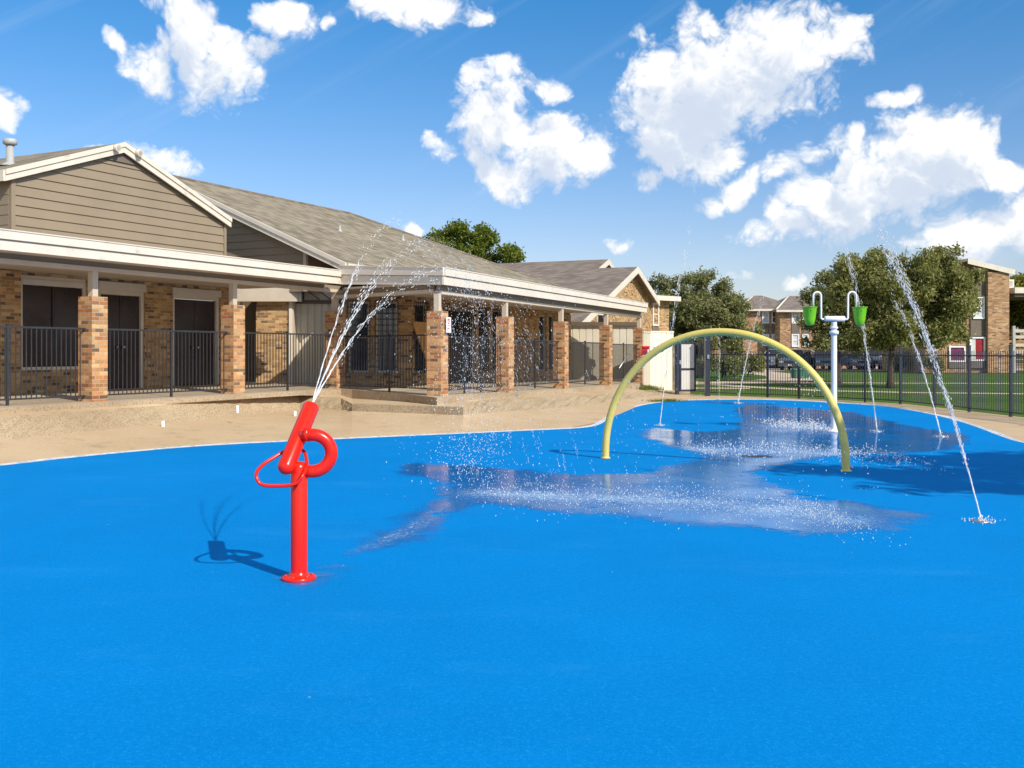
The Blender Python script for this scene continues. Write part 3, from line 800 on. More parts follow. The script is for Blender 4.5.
# two storey end block
blk = thing('brick_end_block', 'narrow two storey brick block with tall white window beside the brick gable', 'building', (8.2, 56, 0))
G4 = Frame(at(651, 55.2), (.75, .66)); MG4 = G4.M()
e4 = G4.t(669)
zb4 = zy(298, 55.5)
part('brick_wall', MB().box(-.6, e4, 0, 8, 0, zb4), brick_wall, blk, MG4)
part('roof', MB().plate([(-.9, -.5, zb4 + .12), (e4 + .35, -.5, zb4 + .12), (e4 + .35, 6, zb4 + .75), (-.9, 6, zb4 + .75)], .1), shingle_far, blk, MG4)
part('eave_fascia', MB().box(-.9, e4 + .37, -.56, -.505, zb4 - .16, zb4 + .1), cream, blk, MG4)
ww0, ww1 = G4.t(652), G4.t(658.5)
window(G4, ww0, ww1, zy(326, 55.6), zy(303, 55.6), blk, rec=-.02, sill=False, pmat=blind, fw=.1)
part('window_panel', MB().box(ww0, ww1, -.04, -.003, 2.2, zy(327, 55.6)), siding_dark, blk, MG4)
# further roof behind
rb = thing('far_shingled_house', 'brown shingled roof with small white gable showing above the clubhouse roof', 'building', (2, 60, 0))
G5 = Frame(at(602, 58), u2); MG5 = G5.M()
zp5 = zy(259.5, 58)
mb = MB()
mb.plate([(-6, -.4, zp5 - 2.1), (0, -.4, zp5), (0, 22, zp5), (-6, 22, zp5 - 2.1)], .12)
mb.plate([(0, -.4, zp5), (6, -.4, zp5 - 2.1), (6, 22, zp5 - 2.1), (0, 22, zp5)], .12)
part('roof', mb, shingle_far, rb, MG5)
barge(G5, -6, zp5 - 2.1, 0, zp5, -.4, h=.3, parent=rb, lip=False); barge(G5, 0, zp5, 6, zp5 - 2.1, -.4, h=.3, parent=rb, lip=False)
part('siding_wall', MB().prism([(-5.7, 0), (5.7, 0), (5.7, zp5 - 2.1), (0, zp5 - .1), (-5.7, zp5 - 2.1)], 0, .3), siding_dark, rb, MG5)

# beige panel walls closing the end of the patio
def panel_fence(name, label, p0, p1, z0, z1, m, cat='panel fence', rib=.2, group=None, trim=None):
    fr = Frame(p0, (p1[0] - p0[0], p1[1] - p0[1])); L = math.hypot(p1[0] - p0[0], p1[1] - p0[1])
    t = thing(name, label, cat, (*p0, z0), 0, group)
    mb = MB(); x = 0
    while x < L - .02:
        mb.box(x, min(x + rib * .82, L), 0, .05, z0, z1); mb.box(min(x + rib * .82, L), min(x + rib, L), .02, .05, z0, z1); x += rib
    part('panel', mb, m, t, fr.M())
    part('top_rail', MB().box(-.01, L + .01, -.02, .07, z1, z1 + .06), trim or m, t, fr.M())
    return t, fr, L
ta = at(566, 41.5); tb = at(640, 41.5)
pf, _, _ = panel_fence('panel_screen', 'tall beige ribbed screen closing the far end of the covered patio', ta, tb, .3, zy(327, 41.5), beige, 'screen', .28)
# brown header above it
part('header', MB().box(0, tb[0] - ta[0], -.15, .1, zy(327, 41.5) + .065, zy(324, 41.5) + .08), brown_door, pf, Matrix.Translation((ta[0], ta[1], 0)))
pa, pb, pc = at(643.5, 39.2), at(650.5, 40.0), at(673.5, 40.6)
panel_fence('panel_fence', 'narrow weathered cream panel beside the red box', pa, pb, .1, zy(333, 39.8), beige, 'panel fence')
cf, _, _ = panel_fence('panel_fence', 'tall bright cream ribbed metal fence next to the gate', pb, pc, .02, zy(332.5, 40.2), cream_panel, 'panel fence', .28)
# white notice on it
nb = thing('notice_board', 'small white notice strip on the corner of the cream fence', 'notice', (*at(654.5, 40.0), 2.0))
part('notice_panel', MB().box(-.06, .06, -.03, 0, -.26, .28), white_paint, nb, Matrix.Translation((*at(654.5, 40.08), 2.06)))
panel_fence('panel_fence', 'short grey metal infill panel between the cream fence and dark gate post', at(674, 40.62), at(679.5, 40.3), .02, 1.95, grey_panel, 'panel fence')

# grey two-panel gate in dark frame
ga, gb_ = at(680, 36.9), at(696, 37.1)
FG = Frame(ga, (gb_[0] - ga[0], gb_[1] - ga[1])); GL = math.hypot(gb_[0] - ga[0], gb_[1] - ga[1])
gt = thing('pool_gate', 'pale grey pool gate with two panels in a dark steel frame', 'gate', (*ga, 0))
zt_ = zy(342, 37); zb_ = zy(391.5, 37)
part('gate_frame', MB().box(0, .06, 0, .06, zb_, zt_).box(GL - .06, GL, 0, .06, zb_, zt_).box(.06, GL - .06, 0, .06, zt_ - .07, zt_).box(.06, GL - .06, 0, .06, zb_, zb_ + .07).box(.06, GL - .06, 0, .06, .93, 1.0), navy_metal, gt, FG.M())
for z0_, z1_ in ((zb_ + .072, .928), (1.002, zt_ - .072)):
    mb = MB(); x = .062
    while x < GL - .07:
        mb.box(x, min(x + .1, GL - .062), .02, .04, z0_, z1_); x += .108
    part('gate_panel', mb, grey_panel, gt, FG.M())
part('gate_post', MB().box(-.16, -.04, -.03, .09, 0, 2.0), navy_metal, gt, FG.M())
part('latch', MB().box(-.05, .02, -.06, -.03, 1.15, 1.3), steel, gt, FG.M())

# ================================================================== FENCES
def picket_panel(t, fr, x0, x1, z0, z1, m, sp=.105, w=.015, top=.035, ext=0.0):
    mb = MB()
    mb.box(x0, x1, -.018, .018, z1 - top, z1); mb.box(x0, x1, -.016, .016, z0, z0 + .03)
    k = int((x1 - x0) / sp)
    for i in range(1, k):
        x = x0 + (x1 - x0) * i / k
        mb.box(x - w / 2, x + w / 2, -w / 2, w / 2, z0 + .03, z1 - top if not ext else z1 - top)
        if ext: mb.box(x - w / 2, x + w / 2, -w / 2, w / 2, z1, z1 + ext)
    return part('picket_panel', mb, m, t, fr.M())
def post(t, fr, x, z0, z1, m, s=.042):
    return part('fence_post', MB().box(x - s / 2, x + s / 2, -s / 2, s / 2, z0, z1).box(x - s / 2 - .008, x + s / 2 + .008, -s / 2 - .008, s / 2 + .008, z1, z1 + .02), m, t, fr.M())
def patio_fence(fr, x0, x1, zb0, ztop, label, mid=True, posts=()):
    t = thing('patio_railing', label, 'railing', (*fr.w(x0), zb0), 0, 'dark picket railings between the brick pillars')
    picket_panel(t, fr, x0, x1, zb0 + .1, ztop, black_metal)
    for f in posts: post(t, fr, x0 + (x1 - x0) * f, zb0, ztop + .02, black_metal)
    return t
s2 = .19
patio_fence(L1, P1t[0] + s2, P1t[1] - s2, .65, 2.06, 'dark picket railing left of the first brick pillar, before the dark window', posts=((L1.t(4) - P1t[0]) / (P1t[1] - P1t[0]),))
patio_fence(L1, P1t[1] + s2, P1t[2] - s2, .65, 2.06, 'dark picket railing in front of the two dark double doors', posts=(.52,))
patio_fence(L1, P1t[2] + s2, P1t[3] - s2, .65, 2.06, 'dark picket railing before the breezeway with beige panel wall', posts=(.5, ))
patio_fence(DG, s2 + .05, dgl - s2 - .05, .62, 2.02, 'dark picket railing before the two barred windows', posts=(.55,))
zf = [(.58, 1.98), (.55, 1.95), (.52, 1.93), (.48, 1.90)]
labs = ['dark picket railing right of the pillar with the white sign', 'dark picket railing before the brick wall with narrow windows',
        'dark picket railing before the near half of the beige screen', 'dark picket railing with handrail before the far half of the beige screen']
for i in range(4):
    patio_fence(L2, P2t[i] + s2, P2t[i + 1] - s2, zf[i][0], zf[i][1], labs[i], posts=(.35, .62) if i == 0 else (.5,))
hr = MB().tube([(P2t[3] + 1.1, -.15, 1.0), (P2t[3] + 2.4, -.15, 1.55), (P2t[3] + 2.6, -.15, 1.5)], .022, 6)
tag(part('handrail', hr, steel, None, L2.M()), 'bent steel handrail sloping up behind the last railing', 'handrail')

pf2 = [(7.3, 37.2), (9.1, 35.6), (10.7, 33.4), (12.0, 30.9), (12.2, 28.9), (12.3, 26.9), (12.42, 24.9), (12.55, 22.6), (12.7, 20.2), (12.9, 17.8)]
flabs = ['picket fence panel between the grey gate post and the first tall post', 'picket fence panel behind the yellow arch top', 'picket fence panel behind the white bucket post',
         'picket fence panel right of the oak trunk', 'narrow picket fence panel crossed by the tall water jet', 'picket fence panel before the red curtained window',
         'picket fence panel at the right edge of the view', None, None]
for i in range(len(pf2) - 1):
    a_, b_ = pf2[i], pf2[i + 1]
    fr = Frame(a_, (b_[0] - a_[0], b_[1] - a_[1])); L = math.hypot(b_[0] - a_[0], b_[1] - a_[1])
    lab = flabs[i] or 'picket fence panel continuing beyond the right edge of the view'
    t = thing('pool_fence', 'blue black ' + lab, 'fence', (*a_, 0), 0, 'blue black pool fence panels')
    picket_panel(t, fr, .03, L - .03, .08, 1.52, navy_metal, ext=.11)
    post(t, fr, 0, -.02, 1.76, navy_metal, .065)
    if i in (1, 2): post(t, fr, L / 2, -.02, 1.6, navy_metal, .05)
gp_ = thing('gate_post', 'tall dark steel post at the open gateway right of the grey gate', 'post', (7.15, 36.6, 0))
part('post_tube', MB().box(-.09, .09, -.09, .09, -.02, zy(334, 36.6)), navy_metal, gp_, Matrix.Translation((7.15, 36.6, 0)))
part('post_cap', MB().box(-.11, .11, -.11, .11, zy(334, 36.6), zy(334, 36.6) + .04), navy_metal, gp_, Matrix.Translation((7.15, 36.6, 0)))
part('latch', MB().box(-.03, .05, -.13, -.092, 1.35, 1.5), steel, gp_, Matrix.Translation((7.15, 36.6, 0)))
g2 = Frame(at(697, 38.2), (at(707, 37.4)[0] - at(697, 38.2)[0], -.8))
t = thing('pool_fence', 'blue black picket gate leaf standing just right of the grey gate', 'fence', (*g2.o, 0), 0, 'blue black pool fence panels')
picket_panel(t, g2, 0, .95, .1, 2.1, navy_metal)

# red call box, sign, PVC stubs
rbx = thing('red_box', 'red emergency box mounted on the last brick pillar', 'box', (*at(645, 38.8), 1.6))
Mr = Matrix.Translation((*at(645.4, 38.6), 1.62))
part('case', MB().box(-.14, .14, -.1, .06, -.14, .16), red_plastic, rbx, Mr)
part('hood', MB().hexa([(-.16, -.16, .162), (.16, -.16, .162), (.16, .08, .162), (-.16, .08, .162), (-.14, -.1, .21), (.14, -.1, .21), (.14, .08, .21), (-.14, .08, .21)]), red_plastic, rbx, Mr)
part('door_panel', MB().box(-.1, .05, -.115, -.102, -.11, .04), curtain_purple, rbx, Mr)
part('notice', MB().box(.07, .12, -.108, -.102, -.08, .08), sign_white, rbx, Mr)
sg = thing('pillar_sign', 'narrow white warning sign with red lettering on the corner brick pillar', 'sign', (*L2.w(.0, -.25), 2.2), L2.a)
Ms = Matrix.Translation((*L2.w(-.02, -.236), 2.22)) @ Matrix.Rotation(L2.a, 4, 'Z')
part('sign_plate', MB().box(-.15, .09, -.012, 0, -.17, .19), sign_white, sg, Ms)
mb = MB()
for (x, z, w_, h_) in ((-.07, .10, .02, .07), (-.01, .09, .02, .07), (.05, .09, .02, .07), (-.01, .12, .12, .015), (.0, .03, .07, .03), (.0, -.03, .12, .014), (-.07, -.12, .02, .07), (.0, -.09, .14, .016)):
    x = x * .8 - .03; w_ *= .8; z += .02; mb.box(x - w_ / 2, x + w_ / 2, -.016, -.013, z - h_ / 2, z + h_ / 2)
part('lettering', mb, sign_red, sg, Ms)
def stub(px, py, z, lab, r=.04, h=.16):
    h *= .25; r *= .55; x, y = gz(px, py, z)
    tag(part('pipe_stub', MB().lathe([(r, -.1), (r, h), (r * .8, h), (r * .8, h - .01), (0, h - .01)], (0, 0, 0), 12), white_paint, None, Matrix.Translation((x, y, z))), lab, 'pipe')
stub(237.5, 408, .46, 'short white pipe stub standing below the second full brick pillar', .05, .2)
stub(163, 422, .26, 'white pipe cap lying on the aggregate bank near the first pillar', .06, .08)
stub(295, 412, .24, 'white pipe cap on the bank just left of the red cannon nozzle', .06, .08)

# ================================================================== WATER CANNON
bx, by = -1.495, 7.02
can = thing('water_cannon', 'bright red water cannon with loop pipe and triangular handle spraying water', 'water cannon', (bx, by, 0))
def capped(mb, p0, p1, r, dome0=False, n=24):
    p0, p1 = Vector(p0), Vector(p1); d = (p1 - p0).normalized(); path = []; rr = []
    if dome0:
        for k in range(6):
            a_ = math.pi / 2 * k / 6; path.append(p0 + d * (r - r * math.cos(a_))); rr.append(max(.001, r * math.sin(a_)))
        path.append(p0 + d * r); rr.append(r)
    else: path.append(p0); rr.append(r)
    path += [p1 - d * .012, p1]; rr += [r, r * .92]
    mb.tube(path, rr, n); return mb
B0, B1 = (-1.578, 6.90, .762), (-1.453, 7.25, 1.212)
stand = part('post', MB().lathe([(.058, .02), (.058, .79), (.05, .815), (.03, .83), (0, .834)], (bx, by, 0), 28), red_coat, can)
fl_ = part('base_flange', MB().lathe([(0, .004), (.118, .004), (.12, .012), (.12, .024), (.112, .03), (.07, .031), (.062, .05), (.058, .06)], (bx, by, 0), 32), red_coat, can)
for k in range(6):
    a_ = k * math.pi / 3 + .3
    part('bolt', MB().lathe([(.010, 0), (.010, .010), (0, .012)], (bx + .092 * math.cos(a_), by + .092 * math.sin(a_), .03), 6), red_coat, fl_)
barrel = part('barrel', capped(MB(), B0, B1, .059, True), red_coat, can)
part('nozzle_hole', MB().tube([Vector(B1) - Vector((.107, .35, .433)).normalized() * .005, Vector(B1) + Vector((.107, .35, .433)).normalized() * .002], .036, 18), black_metal, barrel)
# loop pipe from barrel round to the post
lp = []
cxl, czl, rl = bx + .095, .89, .128
pb0 = Vector(B0) * .45 + Vector(B1) * .55
lp.append(pb0); lp.append(Vector((bx + .03, 7.05, czl + rl)))
for k in range(0, 25):
    a_ = math.pi / 2 - math.pi * k / 24
    lp.append(Vector((cxl + rl * math.cos(a_) , by + .02 * math.cos(a_), czl + rl * math.sin(a_))))
lp.append(Vector((bx + .01, by, czl - rl)))
part('loop_pipe', MB().tube(lp, .045, 20), red_coat, can)
lpf = part('coupling', MB().tube([Vector((bx + .045, 7.04, czl + rl)), Vector((bx + .075, 7.03, czl + rl))], .049, 20), red_coat, can)
# triangular handle, hung in front of the post
hc = [(-.29, .79), (-.06, .935), (.02, .90), (.068, .80), (.03, .70), (-.05, .675), (-.25, .675)]
def round_path(pts, k=3):
    p = pts
    for _ in range(k):
        q = []
        for i in range(len(p)):
            a_, b_ = p[i], p[(i + 1) % len(p)]
            q += [(a_[0] * .8 + b_[0] * .2, a_[1] * .8 + b_[1] * .2), (a_[0] * .2 + b_[0] * .8, a_[1] * .2 + b_[1] * .8)]
        p = q
    return p
hp = [Vector((bx + x, by - .115 + .20 * min(1, max(0, (z - .74) / .15)), z)) for x, z in round_path(hc)]
part('handle', MB().tube(hp, .0125, 10, closed=True), red_coat, can)

# ================================================================== YELLOW ARCH
F_a, F_b = Vector((*gz(605.5, 458.5), 0)), Vector((*gz(846, 471.5), 0))
ar = thing('spray_arch', 'large yellow pipe arch spraying over the blue splash pad', 'arch', tuple((F_a + F_b) / 2))
mid = (F_a + F_b) / 2; hv = (F_b - F_a) / 2; H = 1.885
pth = [F_a + Vector((0, 0, .012))]
for k in range(0, 61):
    th = math.pi * (1 - k / 60)
    s_ = max(0, math.sin(th)) ** 0.93
    pth.append(mid + hv * math.cos(th) + Vector((0, 0, .05 + (H - .05) * s_)))
pth.append(F_b + Vector((0, 0, .012)))
part('arch_pipe', MB().tube(pth, .054, 18), yellow_coat, ar)
for f in (F_a, F_b):
    part('foot_flange', MB().lathe([(0, .006), (.075, .006), (.075, .014), (.056, .018), (.056, .04)], tuple(f), 22), yellow_coat, ar)
mb = MB()
for k in range(8, 53, 4):
    th = math.pi * (1 - k / 60); p = mid + hv * math.cos(th) + Vector((0, 0, .05 + (H - .05) * math.sin(th) ** .93)); 
    d = (mid + Vector((0, 0, .5)) - p).normalized()
    mb.tube([p + d * .05, p + d * .066], .011, 8)
part('spray_nozzle', mb, steel, ar)

# ================================================================== BUCKET TOWER
tx, ty = at(834, 20.0)
bt = thing('bucket_tower', 'white water post with two lime green tipping buckets', 'water feature', (tx, ty, 0))
def T(x, y, z): return (tx + x, ty + y, z)
pole = part('pole', MB().lathe([(.06, .03), (.056, 1.95), (.056, 2.2)], T(0, 0, 0), 20), white_paint, bt)
part('collar', MB().lathe([(.057, 1.95), (.09, 1.955), (.09, 2.02), (.058, 2.03)], T(0, 0, 0), 20), white_paint, pole)
part('collar', MB().lathe([(.058, 2.06), (.078, 2.065), (.078, 2.10), (.058, 2.11)], T(0, 0, 0), 20), white_paint, pole)
part('base_flange', MB().lathe([(0, .006), (.16, .006), (.16, .03), (.07, .04), (.06, .07)], T(0, 0, 0), 24), white_paint, bt)
cp = part('cross_pipe', MB().tube([T(-.185, 0, 2.265), T(-.17, 0, 2.265), T(.2, 0, 2.265), T(.215, 0, 2.265)], [.045, .055, .055, .045], 18), white_paint, bt)
for s_ in (-1, 1):
    x0 = s_ * .19 + .01; xo = s_ * .27 + .01; xi = s_ * .43 + .015
    rr_ = abs(xi - xo) / 2; xc = (xo + xi) / 2
    path = [T(x0, 0, 2.255), T(xo - s_ * .02, 0, 2.255), T(xo, 0, 2.275), T(xo, 0, 2.72)]
    for k in range(1, 12):
        a_ = math.pi * k / 12; path.append(T(xc - s_ * rr_ * math.cos(a_), 0, 2.72 + rr_ * math.sin(a_)))
    path += [T(xi, 0, 2.72), T(xi, 0, 2.46)]
    part('goose_neck_pipe', MB().tube(path, .02, 10), white_paint, bt)
    bc = xi + s_ * .07
    prof = [(0, -.36), (.05, -.355), (.08, -.33), (.105, -.24), (.135, -.02), (.145, .0), (.15, .012), (.14, .014), (.128, .0), (.1, -.22), (.07, -.32), (0, -.34)]
    bk = part('bucket', MB().lathe([(r_, z_) for r_, z_ in prof], T(bc, 0, 2.485), 22), green_plastic, bt)
    part('rim', MB().tube([T(bc + .146 * math.cos(2 * math.pi * k / 20), .146 * math.sin(2 * math.pi * k / 20), 2.492) for k in range(20)], .009, 6, closed=True), green_plastic, bk)
    part('axle', MB().tube([T(bc, -.15, 2.44), T(bc, .15, 2.44)], .01, 6), steel, bk)

# ================================================================== JETS
G = 9.81
rs = np.random.RandomState(3)
def drops(mb, pts, rad, vel=None, stretch=1.6):
    """small drops, drawn out along their path"""
    for i, p in enumerate(pts):
        r = rad[i]; v = vel[i] if vel is not None else (0, 0, 1)
        l = math.sqrt(v[0] ** 2 + v[1] ** 2 + v[2] ** 2) or 1
        d = (v[0] / l, v[1] / l, v[2] / l); st_ = r * stretch * (.7 + 1.1 * rs.rand())
        a_ = (1, 0, 0) if abs(d[0]) < .8 else (0, 1, 0)
        x = Vector(d).cross(Vector(a_)).normalized(); y = Vector(d).cross(x)
        c = Vector(p); D_ = Vector(d) * st_
        mb.add([c + D_, c - D_, c + x * r, c - x * r, c + y * r, c - y * r],
               [(0, 2, 4), (0, 4, 3), (0, 3, 5), (0, 5, 2), (1, 4, 2), (1, 3, 4), (1, 5, 3), (1, 2, 5)], True)
def jet(name, label, org, az, el, v, solid, dens, r0=.010, spread=.03, dr=(.004, .010), strands=2, tmax=None, wob=.006, group=None, cat='water jet', fan=0.0, z_end=0.02, stretch=3.0):
    ux, uy = math.sin(az), math.cos(az)
    vh, vz = v * math.cos(el), v * math.sin(el)
    T_ = (vz + math.sqrt(vz * vz + 2 * G * (org[2] - z_end))) / G
    if tmax: T_ = min(T_, tmax)
    root = thing(name, label, cat, tuple(org), 0, group)
    def pos(t, da=0, dv=1.0):
        a2 = az + da
        return Vector((org[0] + math.sin(a2) * vh * dv * t, org[1] + math.cos(a2) * vh * dv * t, org[2] + vz * dv * t - .5 * G * t * t))
    for s_ in range(strands):
        mb = MB()
        ph = rs.rand() * 6; da = rs.normal() * fan; dv = 1 + rs.normal() * .012
        n_ = 46; pts = []; rr = []; sol = solid * (1 - .3 * rs.rand() * (s_ > 0)); gap = rs.rand(n_)
        for k in range(n_):
            t = T_ * sol * k / (n_ - 1); w_ = wob * (k / n_) * 1.6
            pts.append(pos(t, da, dv) + Vector((math.sin(ph + k * .9) * w_, math.cos(ph * 2 + k * .7) * w_, math.sin(k * 1.3 + ph) * w_ * .5)))
            thin = .12 if gap[k] < .45 * k / n_ else 1
            rr.append(max(.0012, r0 * (1 - .6 * k / n_) * (1 + .35 * math.sin(k * 2.1 + ph)) * thin))
        mb.tube(pts, rr, 6)
        part('stream', mb, water_m, root)
    P_ = []; Rr = []; V_ = []; mb = MB()
    cl = []
    while len(P_) < int(dens):
        f = rs.rand(); g_ = solid * .3 + (1 - solid * .3) * f; t = T_ * g_
        sp = spread * (.2 + 1.9 * g_ ** 1.3)
        dv = 1 + rs.normal() * .03 * (.3 + g_); da = rs.normal() * (sp * .35 + fan)
        off_ = Vector(rs.normal(size=3) * spread * .6 * (.25 + g_)); m_ = 1 + rs.randint(0, 5)
        for q in range(m_):                      # short ragged strings of drops
            p = pos(t + q * .007, da, dv) + off_ + Vector(rs.normal(size=3) * .007)
            if p.z < .015: p.z = .015 + rs.rand() * .03
            P_.append(p); Rr.append(dr[0] + (dr[1] - dr[0]) * rs.rand() ** 2); V_.append((ux * vh, uy * vh, vz - G * t))
    drops(mb, P_, Rr, V_, stretch)
    sp_ = part('spray', mb, water_m, root); sp_['kind'] = 'stuff'
    return root
gcan = 'arcing water streams from the red cannon'
nz = (B1[0], B1[1], B1[2])
jet('water_stream', 'leftmost arcing stream thrown highest by the red water cannon', nz, .17, R(53), 7.1, .20, 330, .0048, .03, fan=.004, group=gcan, dr=(.0018, .0048), stretch=6.0)
jet('water_stream', 'thick middle bundle of streams arcing from the red water cannon', nz, .27, R(48), 7.1, .19, 800, .0046, .035, strands=4, fan=.022, group=gcan, dr=(.0018, .0048), stretch=6.0)
jet('water_stream', 'lowest right arcing stream from the red water cannon', nz, .35, R(42), 7.2, .18, 750, .0046, .035, strands=3, fan=.018, group=gcan, dr=(.0018, .0048), stretch=6.0)

def ground_jet(px, py, label, topx, topy, lean_y, solid, dens, r0, spread, strands=2, vmul=1.12, dr=(.0025, .0075)):
    x, y = gz(px, py)
    # height and lean solved from where its top shows in the photo
    yt = y + lean_y; zt2 = zy(topy, yt); xt = (topx - 512) / 1000 * yt
    h = zt2 - .03
    vz = math.sqrt(2 * G * h) * vmul; tt = (vz - math.sqrt(max(0, vz * vz - 2 * G * h))) / G
    vx, vy = (xt - x) / tt, (yt - y) / tt
    v = math.sqrt(vx * vx + vy * vy + vz * vz); el = math.asin(vz / v); az = math.atan2(vx, vy)
    jet('water_jet', label, (x, y, .03), az, el, v, solid, dens, r0, spread, dr, strands, tmax=tt * 1.03, wob=.008, group='slender jets rising from the splash pad floor', stretch=5.0)
    nzl = MB().lathe([(0, .004), (.085, .004), (.088, .010), (.05, .016), (.02, .018), (.02, .03), (0, .03)], (0, 0, 0), 20)
    return x, y, nzl
noz = []
noz.append(ground_jet(981, 522, 'nearest and strongest slanting water jet at the right of the pad', 886, 246, 1.6, .42, 1300, .0062, .032, 3, dr=(.002, .006)))
noz.append(ground_jet(941, 437, 'slanting water jet rising just behind the strongest one', 895, 300, 1.2, .6, 300, .012, .035))
noz.append(ground_jet(877, 432, 'nearly upright water jet right of the white bucket post', 849, 258, .3, .55, 520, .012, .05))
noz.append(ground_jet(738, 403.5, 'thin water jet leaning right near the fence under the arch', 763, 300, .3, .5, 260, .016, .04))
noz.append(ground_jet(660, 426, 'thin water jet seen behind the left side of the yellow arch', 686, 252, .3, .55, 340, .009, .04))
noz.append(ground_jet(719, 399.9, 'faint upright veil of water near the gate post', 720, 330, .2, .3, 200, .006, .04, 1))
nl = ['round steel jet nozzle of the nearest slanting jet', 'round steel jet nozzle of the second slanting jet', 'round steel jet nozzle right of the white bucket post', 'round steel jet nozzle under the arch near the fence',
      'round steel jet nozzle near the left side of the pad edge', 'round steel jet nozzle near the gate post']
for (x, y, m_), lab in zip(noz, nl):
    tag(part('jet_nozzle', m_, steel, None, Matrix.Translation((x, y, 0))), lab, 'nozzle', 'round jet nozzles set in the pad')
# foam ring where jets leave the floor
def splash(name, label, pts_fn, n, rad=(.004, .009), kind='stuff'):
    mb = MB(); P_ = []; Rr = []; V_ = []
    for _ in range(n):
        p = pts_fn(); P_.append(p); Rr.append(rad[0] + (rad[1] - rad[0]) * rs.rand() ** 2); V_.append((rs.normal() * .4, rs.normal() * .4, 1))
    drops(mb, P_, Rr, V_)
    o = part(name, mb, drop_m); return tag(o, label, 'spray', None, kind)
def ring():
    x, y, _ = noz[rs.randint(0, 6)]; r_ = abs(rs.normal()) * .09; a_ = rs.rand() * 6.28
    return (x + r_ * math.cos(a_), y + r_ * math.sin(a_), .012 + rs.exponential(.012))
splash('nozzle_spray', 'fine droplets bubbling round the floor jet nozzles', ring, 420)
def band(pl, wy, hz):
    def f():
        i = rs.randint(0, len(pl) - 1); t = rs.rand()
        px = pl[i][0] * (1 - t) + pl[i + 1][0] * t; py = pl[i][1] * (1 - t) + pl[i + 1][1] * t
        x, y = gz(px, py + 0.0)
        return (x + rs.normal() * .1, y + rs.normal() * wy, .012 + rs.exponential(hz))
    return f
splash('splash_spray', 'band of white splashing droplets across the wet middle of the pad', band([(490, 494), (560, 497), (640, 500), (720, 505), (800, 514), (842, 520)], .6, .030), 2800, (.0016, .0052))
splash('splash_spray', 'band of white splashing droplets in front of the white bucket post', band([(690, 452), (740, 451), (800, 453), (860, 456), (905, 458)], .8, .035), 1500, (.003, .009))
splash('splash_spray', 'small splash of droplets left of the white bucket post', band([(770, 426), (800, 427), (828, 429)], .6, .05), 1000, (.005, .012))
# arch rain: thin drops falling below the arch
def arch_rain():
    th = math.pi * (.08 + .84 * rs.rand()); p = mid + hv * math.cos(th); top = .05 + (H - .05) * math.sin(th) ** .93
    f = rs.rand(); z = top * (1 - f * f) * .98; 
    return (p.x + rs.normal() * .05 - .2 * f, p.y - .9 * f - rs.normal() * .06 - 1.2 * f * f, max(.015, z))
splash('arch_spray', 'sparse droplets falling from the underside of the yellow arch', arch_rain, 420, (.003, .006))
def curtain():
    px = 472 + 21 * rs.normal(); D_ = 12.2 + rs.normal() * .9; X = (px - 512) / 1000 * D_
    return (X, D_, 2.45 * rs.rand() ** 1.1 + .02)
splash('falling_spray', 'curtain of droplets falling where the cannon streams come down', curtain, 2100, (.0022, .006))
def stray():
    px = 380 + 300 * rs.rand(); D_ = 11 + 5 * rs.rand(); X = (px - 512) / 1000 * D_
    return (X, D_, 3.2 * rs.rand() ** 1.6 + .02)
splash('stray_spray', 'scattered single droplets drifting over the middle of the pad', stray, 330, (.003, .006))

# ================================================================== WATER FILM
polys = [
 [(395, 468), (415, 463), (450, 465), (500, 469), (560, 474), (600, 475), (640, 474), (671, 466), (706, 458), (690, 450), (660, 443), (640, 436), (655, 428), (700, 432), (730, 430), (742, 421), (735, 410), (742, 405), (802, 408), (856, 413), (900, 424), (965, 435), (968, 444), (941, 451), (880, 454), (838, 457), (800, 461), (781, 465), (752, 474), (770, 483), (790, 494), (815, 501), (850, 501), (930, 517), (900, 526), (859, 533), (802, 535), (731, 529), (660, 521), (590, 515), (523, 509), (485, 505), (460, 508), (445, 520), (436, 534), (410, 541), (380, 548), (352, 556), (345, 555), (365, 541), (385, 530), (410, 516), (435, 500), (452, 490), (440, 482), (405, 476)],
 [(690, 402), (760, 403), (790, 405), (740, 404.5)],
 [(316, 572), (340, 566), (348, 569), (330, 576), (312, 578)],
 [(290, 585), (310, 588), (318, 583), (300, 580)],
]
PW = [np.array([gz(*p) for p in pl]) for pl in polys]
xs = np.arange(-2.2, 9.6, .075); ys = []
yv = 6.6
while yv < 32: ys.append(yv); yv += .06 + .006 * (yv - 6.6)
ys = np.array(ys); GX, GY = np.meshgrid(xs, ys)
def sdist(PX, X, Y):
    ins = np.zeros(X.shape, bool); dmin = np.full(X.shape, 1e9); n = len(PX)
    for i in range(n):
        x1_, y1_ = PX[i]; x2_, y2_ = PX[(i + 1) % n]
        dx, dy = x2_ - x1_, y2_ - y1_; L2_ = dx * dx + dy * dy + 1e-9
        t = np.clip(((X - x1_) * dx + (Y - y1_) * dy) / L2_, 0, 1)
        d = np.hypot(X - x1_ - t * dx, Y - y1_ - t * dy); dmin = np.minimum(dmin, d)
        c = ((y1_ > Y) != (y2_ > Y)); xi_ = dx * (Y - y1_) / (dy if abs(dy) > 1e-9 else 1e-9) + x1_
        ins ^= c & (X < xi_)
    return np.where(ins, dmin, -dmin)
SD = np.max([sdist(p, GX, GY) for p in PW], axis=0)
